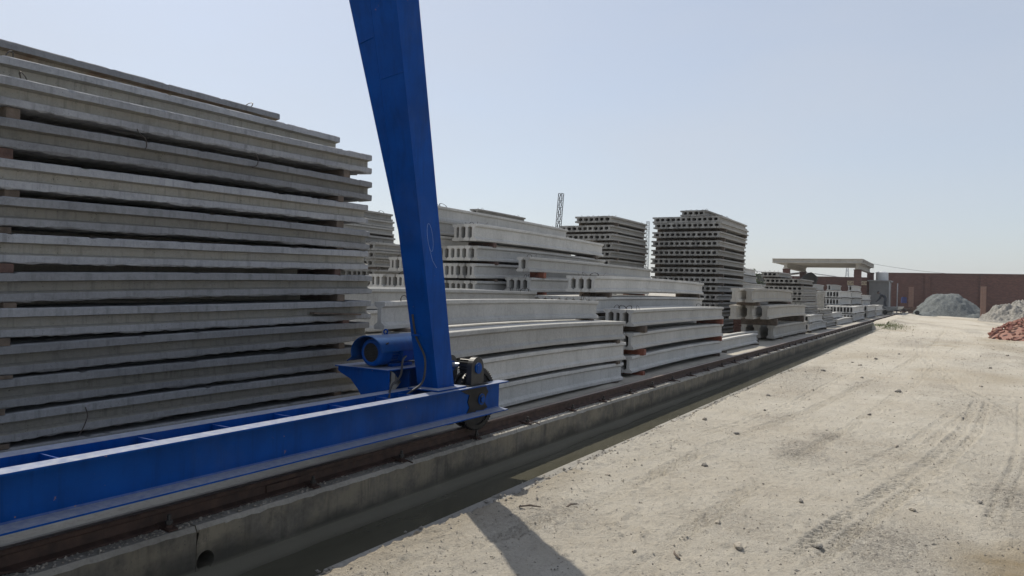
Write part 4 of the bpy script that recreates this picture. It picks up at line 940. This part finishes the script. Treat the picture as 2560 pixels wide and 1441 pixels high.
tag(MB().box((-3.3, 71.2, .2), (-3.22, 72.9, .27), .01).build('plank', 'timber_red'), 'short reddish plank lying at the end of the rail', 'plank')
# ---- things on the skyline
def lattice(name, base, top_off, w0, w1, seg, mat, label, r_=.012, leanx=0):
    root = empty(name, base); tag(root, label, 'mast'); H_ = top_off
    def cn(k, t): 
        wv = w0+(w1-w0)*t; sx, sy = ((-1, -1), (1, -1), (1, 1), (-1, 1))[k]; return Vector((sx*wv/2+leanx*t, sy*wv/2, H_*t))
    for k in range(4): MB().cyl(cn(k, 0), cn(k, 1), r_*1.4, n=6).build('upright', mat, root)
    g = MB()
    for i in range(seg):
        for k in range(4):
            g.cyl(cn(k, i/seg), cn((k+1) % 4, (i+1)/seg), r_*.8, n=4); g.cyl(cn(k, (i+1)/seg), cn((k+1) % 4, (i+1)/seg), r_*.8, n=4)
    g.build('bracing', mat, root); return root
lattice('lattice_mast', (-20.9, 40.2, YG), 7.15, .26, .24, 17, 'mast_steel', 'slim dark lattice mast leaning up behind the girder stacks', .015, .45)
lattice('scaffold_tower', (-12.2, 33.0, YG), 4.62, .13, .12, 24, 'galv', 'thin scaffold frame rising between the two joist towers', .008)
lattice('pylon', (-36, 330, 0), 14.5, 2.4, .5, 9, 'galv', 'pale lattice power pylon far beyond the open shed', .1)
for q, (x, y, w_, d, h, lb) in enumerate(((-17.2, 75, 4.5, 3.5, 4.1, 'far hut with a thin pale sheet roof left of the open shed'), (-14.5, 92, 6.5, 3.5, 4.35, 'far hut with a pale sheet roof behind the low brick wall'))):
    r_ = empty('far_hut', (x, y, 0)); tag(r_, lb, 'hut', 'sheet roofed huts')
    MB().box((-w_/2, -d/2, 0), (w_/2, d/2, h-.5)).build('wall', 'plaster', r_); MB().prism([(-w_/2-.3, h-.45), (0, h), (w_/2+.3, h-.45), (w_/2+.3, h-.5), (0, h-.06), (-w_/2-.3, h-.5)], 1, -d/2-.4, d/2+.4).build('roof', 'roof_sheet', r_)
def wire(a, b, sag, label):
    a, b = Vector(a), Vector(b); g = MB(); g.tube([a.lerp(b, t)-Vector((0, 0, sag*4*t*(1-t))) for t in np.linspace(0, 1, 24)], .012, 5); tag(g.build('overhead_wire', 'rubber'), label, 'wire')
wire((-6.2, 78, 4.8), (14, 86.9, 5.0), .95, 'sagging black wire running from the shed roof along the wall')
# trees beyond
def tree(loc, h, rx, label, n=1500):
    r_ = empty('far_tree', loc); tag(r_, label, 'tree', 'trees beyond the stacks')
    g = MB(); g.tube([(0, 0, -.3), (.05, 0, h*.25), (-.04, .05, h*.5), (.05, 0, h*.7)], [.16, .13, .09, .04], 8)
    for k in range(6):
        a = k*1.05; g.tube([(0, 0, h*(.35+.05*k)), (rx*.35*math.cos(a), rx*.35*math.sin(a), h*(.5+.05*k)), (rx*.6*math.cos(a), rx*.6*math.sin(a), h*(.58+.05*k))], [.06, .04, .015], 6)
    g.build('trunk', 'timber', r_)
    cl = [(random.uniform(-.65, .65)*rx, random.uniform(-.65, .65)*rx, h*random.uniform(.5, .9), random.uniform(.25, .5)*rx) for _ in range(14)]
    g = MB()
    for _ in range(n):
        cx_, cy_, cz_, cr = random.choice(cl); d = Vector((random.gauss(0, 1), random.gauss(0, 1), random.gauss(0, .8))).normalized()*cr*random.uniform(.6, 1.05); p = Vector((cx_, cy_, cz_))+d
        u = Vector((random.gauss(0, 1), random.gauss(0, 1), random.gauss(0, 1))).normalized(); v_ = u.orthogonal().normalized(); s_ = random.uniform(.07, .15)
        g.add([p-u*s_, p+v_*s_*.5, p+u*s_, p-v_*s_*.5], [(0, 1, 2, 3)])
    g.build('crown', 'leaf', r_)
tree((-15.9, 73, 0), 3.75, 1.6, 'rounded green tree seen left of the far joist stack'); tree((-19.0, 76, 0), 4.0, 1.4, 'lower green tree beside the tallest joist tower'); tree((-26, 80, 0), 4.6, 1.8, 'green tree further back behind the tallest joist tower')

# ================================================================== small things on the ground
# grass tuft at the ditch end
g = MB()
for _ in range(900):
    x, y = random.gauss(-2.75, .42), random.gauss(44.2, 1.2); 
    if x < -3.4: continue
    h = random.uniform(.04, .11); a = random.uniform(0, 6.28); z = road_z(x, y) if x > -2.9 else .16; dx, dy = math.cos(a)*.012, math.sin(a)*.012; lx, ly = random.uniform(-.06, .06), random.uniform(-.06, .06)
    g.add([(x-dx, y-dy, z-.02), (x+dx, y+dy, z-.02), (x+lx, y+ly, z+h)], [(0, 1, 2)])
o = g.build('grass', 'grass_blade'); o['kind'] = 'stuff'; o['label'] = 'patch of short yellow green grass at the end of the ditch'; o['category'] = 'grass'
# fine gravel
OCT = [(1, 0, 0), (-1, 0, 0), (0, 1, 0), (0, -1, 0), (0, 0, 1), (0, 0, -1)]; OF = [(0, 2, 4), (2, 1, 4), (1, 3, 4), (3, 0, 4), (2, 0, 5), (1, 2, 5), (3, 1, 5), (0, 3, 5)]
def pebble(g, x, y, z, r_):
    a = random.uniform(0, 6.28); c_, s_ = math.cos(a), math.sin(a); sx, sy, sz = r_*random.uniform(.7, 1.4), r_*random.uniform(.6, 1.1), r_*random.uniform(.45, .8)
    vs = []
    for ox, oy, oz in OCT:
        k = random.uniform(.8, 1.2); px, py, pz = ox*sx*k+random.uniform(-.2, .2)*r_, oy*sy*k+random.uniform(-.2, .2)*r_, oz*sz*k; vs.append((x+px*c_-py*s_, y+px*s_+py*c_, z+pz))
    g.add(vs, OF)
g = MB(); g2 = MB(); n = 0
while n < 13000:
    y = 2.8+40*random.random()**2.4; x = random.uniform(-2.82, 2.4+max(0, y-12)*.08)
    j = min(np.searchsorted(ys, y), len(ys)-1); i = min(np.searchsorted(xs, x), len(xs)-1); gv = gravel[j, i]
    if random.random() > .22+.78*gv: continue
    pebble(g if random.random() < .38 else g2, x, y, float(Z[j, i])+.002, random.choice((.003, .004, .005, .006, .008))*(1+.9*(random.random() < .05))*(1+max(0, y-8)*.04)); n += 1
for _ in range(2600):
    y = 1.6+16*random.random()**1.6; x = random.choice((random.uniform(-3.62, -3.52), random.uniform(-3.98, -3.70), random.uniform(-3.60, -3.52)))
    pebble(random.choice((g, g2)), x, y, .254, random.choice((.004, .006, .008, .011)))
for _ in range(900):
    y = 3+14*random.random()**1.4; pebble(random.choice((g, g2)), random.gauss(-2.86, .05), y, random.uniform(-.02, .01), random.choice((.008, .012, .018)))
for gg, mt in ((g, 'stone'), (g2, 'clod')):
    o = gg.build('gravel', mt); o['kind'] = 'stuff'; o['label'] = 'scattered fine gravel and crumbs of soil on the road'; o['category'] = 'gravel'
# larger stones one can pick out
def stone_mesh(seed, mat):
    rr = random.Random(seed); bm = bmesh.new(); bmesh.ops.create_icosphere(bm, subdivisions=2, radius=1)
    for v in bm.verts:
        d = v.co.normalized(); k = 1+.25*math.sin(d.x*3+seed)+.2*math.sin(d.y*4.3+seed*2)+rr.uniform(-.12, .12); v.co = Vector((d.x*k*1.2, d.y*k*.85, d.z*k*.6))
    me = bpy.data.meshes.new('stone'); bm.to_mesh(me); bm.free(); me.materials.append(MAT[mat]); return me
SM = [stone_mesh(i, 'stone' if i % 2 == 0 else 'clod') for i in range(6)]
pix = [(-2.0, 19.9), (-1.78, 19.3), (-1.6, 21.5), (-2.5, 5.96), (-.95, 6.1), (-1.35, 5.2), (-2.15, 10.6), (-1.45, 16.2), (-2.3, 17.2), (-1.95, 13.4), (-2.05, 8.6), (-1.1, 4.75), (-.68, 5.05), (-1.62, 4.3), (-1.9, 6.8), (-.45, 9.0), (.2, 11.8), (.55, 16.3), (-.7, 14.1), (.9, 21), (-1.2, 24), (1.3, 29), (-.9, 11.2), (-.2, 6.4), (.25, 7.0), (-2.62, 9.3), (-2.45, 12.3), (1.5, 26)]
for i, (x, y) in enumerate(pix):
    o = put('stone', SM[i % 6], None, (x, y, road_z(x, y)+.008), (random.uniform(-.3, .3), random.uniform(-.3, .3), random.uniform(0, 6))); r_ = random.uniform(.016, .03)*(1.6 if y > 12 else 1); o.scale = (r_, r_, r_)
    tag(o, 'small dark stone lying on the pale dirt road', 'stone', 'stones strewn on the road')
# splinters, twigs and litter by the rail
for i, (x, y, L, a) in enumerate(((-2.62, 4.62, .16, .6), (-2.35, 4.85, .12, 1.4), (-1.35, 4.35, .13, 2.2))):
    g = MB(); g.tube([(0, 0, .008), (L*.5, .01, .014), (L, -.008, .008)], [.006, .008, .004], 6); o = g.build('wood_splinter', 'timber', None); o.location = (x, y, road_z(x, y)); o.rotation_euler = (0, 0, a)
    tag(o, ('short wood splinter in the shadow of the crane leg', 'thin wood splinter lying at the ditch edge', 'dark wood splinter on the open dirt road')[i], 'splinter')

# wire ends and a batten caught in the carriage-side stack
for i, (y, z, pts) in enumerate(((3.35, 2.70, [(0, 0, .02), (.02, .01, -.02), (.03, .05, -.05), (.02, .07, -.10), (.03, .05, -.13)]), (4.45, 2.69, [(0, 0, .03), (.02, .02, -.01), (.025, .01, -.07), (.01, -.03, -.10)]), (3.02, .66, [(0, 0, .0), (.012, .01, -.06), (.01, -.01, -.13), (.012, -.05, -.2)]))):
    g = MB(); g.tube(spline(pts, 5), .004, 5); o = g.build('loose_wire', 'loop_steel', None, True); o.location = (-5.30, y, z); tag(o, ('bent wire end hanging from an upper joist of the carriage-side stack', 'short wire hook in the gap near the far end of the high stack', 'dark wire trailing down the lowest joists behind the carriage')[i], 'wire')
o = MB().box((-.02, 0, 0), (.05, .62, .018), .003).build('batten', 'timber'); o.location = (-5.33, 5.2, 1.29); o.rotation_euler = (R(-2), 0, R(-4)); tag(o, 'thin loose batten sticking out of a gap in the high stack', 'batten')

hb = MB().box((-620, -320, -1.5), (620, 900, 22)).build('haze', 'rubber'); hb.data.materials.clear(); hb['kind'] = 'stuff'; hb['label'] = 'thin pale dusty haze over the yard'; hb['category'] = 'haze'
hm = bpy.data.materials.new('haze_air'); hm.use_nodes = True; ht = hm.node_tree; ht.nodes.clear(); hv = ht.nodes.new('ShaderNodeVolumePrincipled'); hv.inputs['Color'].default_value = (.86, .9, .95, 1); hv.inputs['Density'].default_value = .00045; hv.inputs['Anisotropy'].default_value = .3
ho = ht.nodes.new('ShaderNodeOutputMaterial'); ht.links.new(hv.outputs[0], ho.inputs['Volume']); hb.data.materials.append(hm)
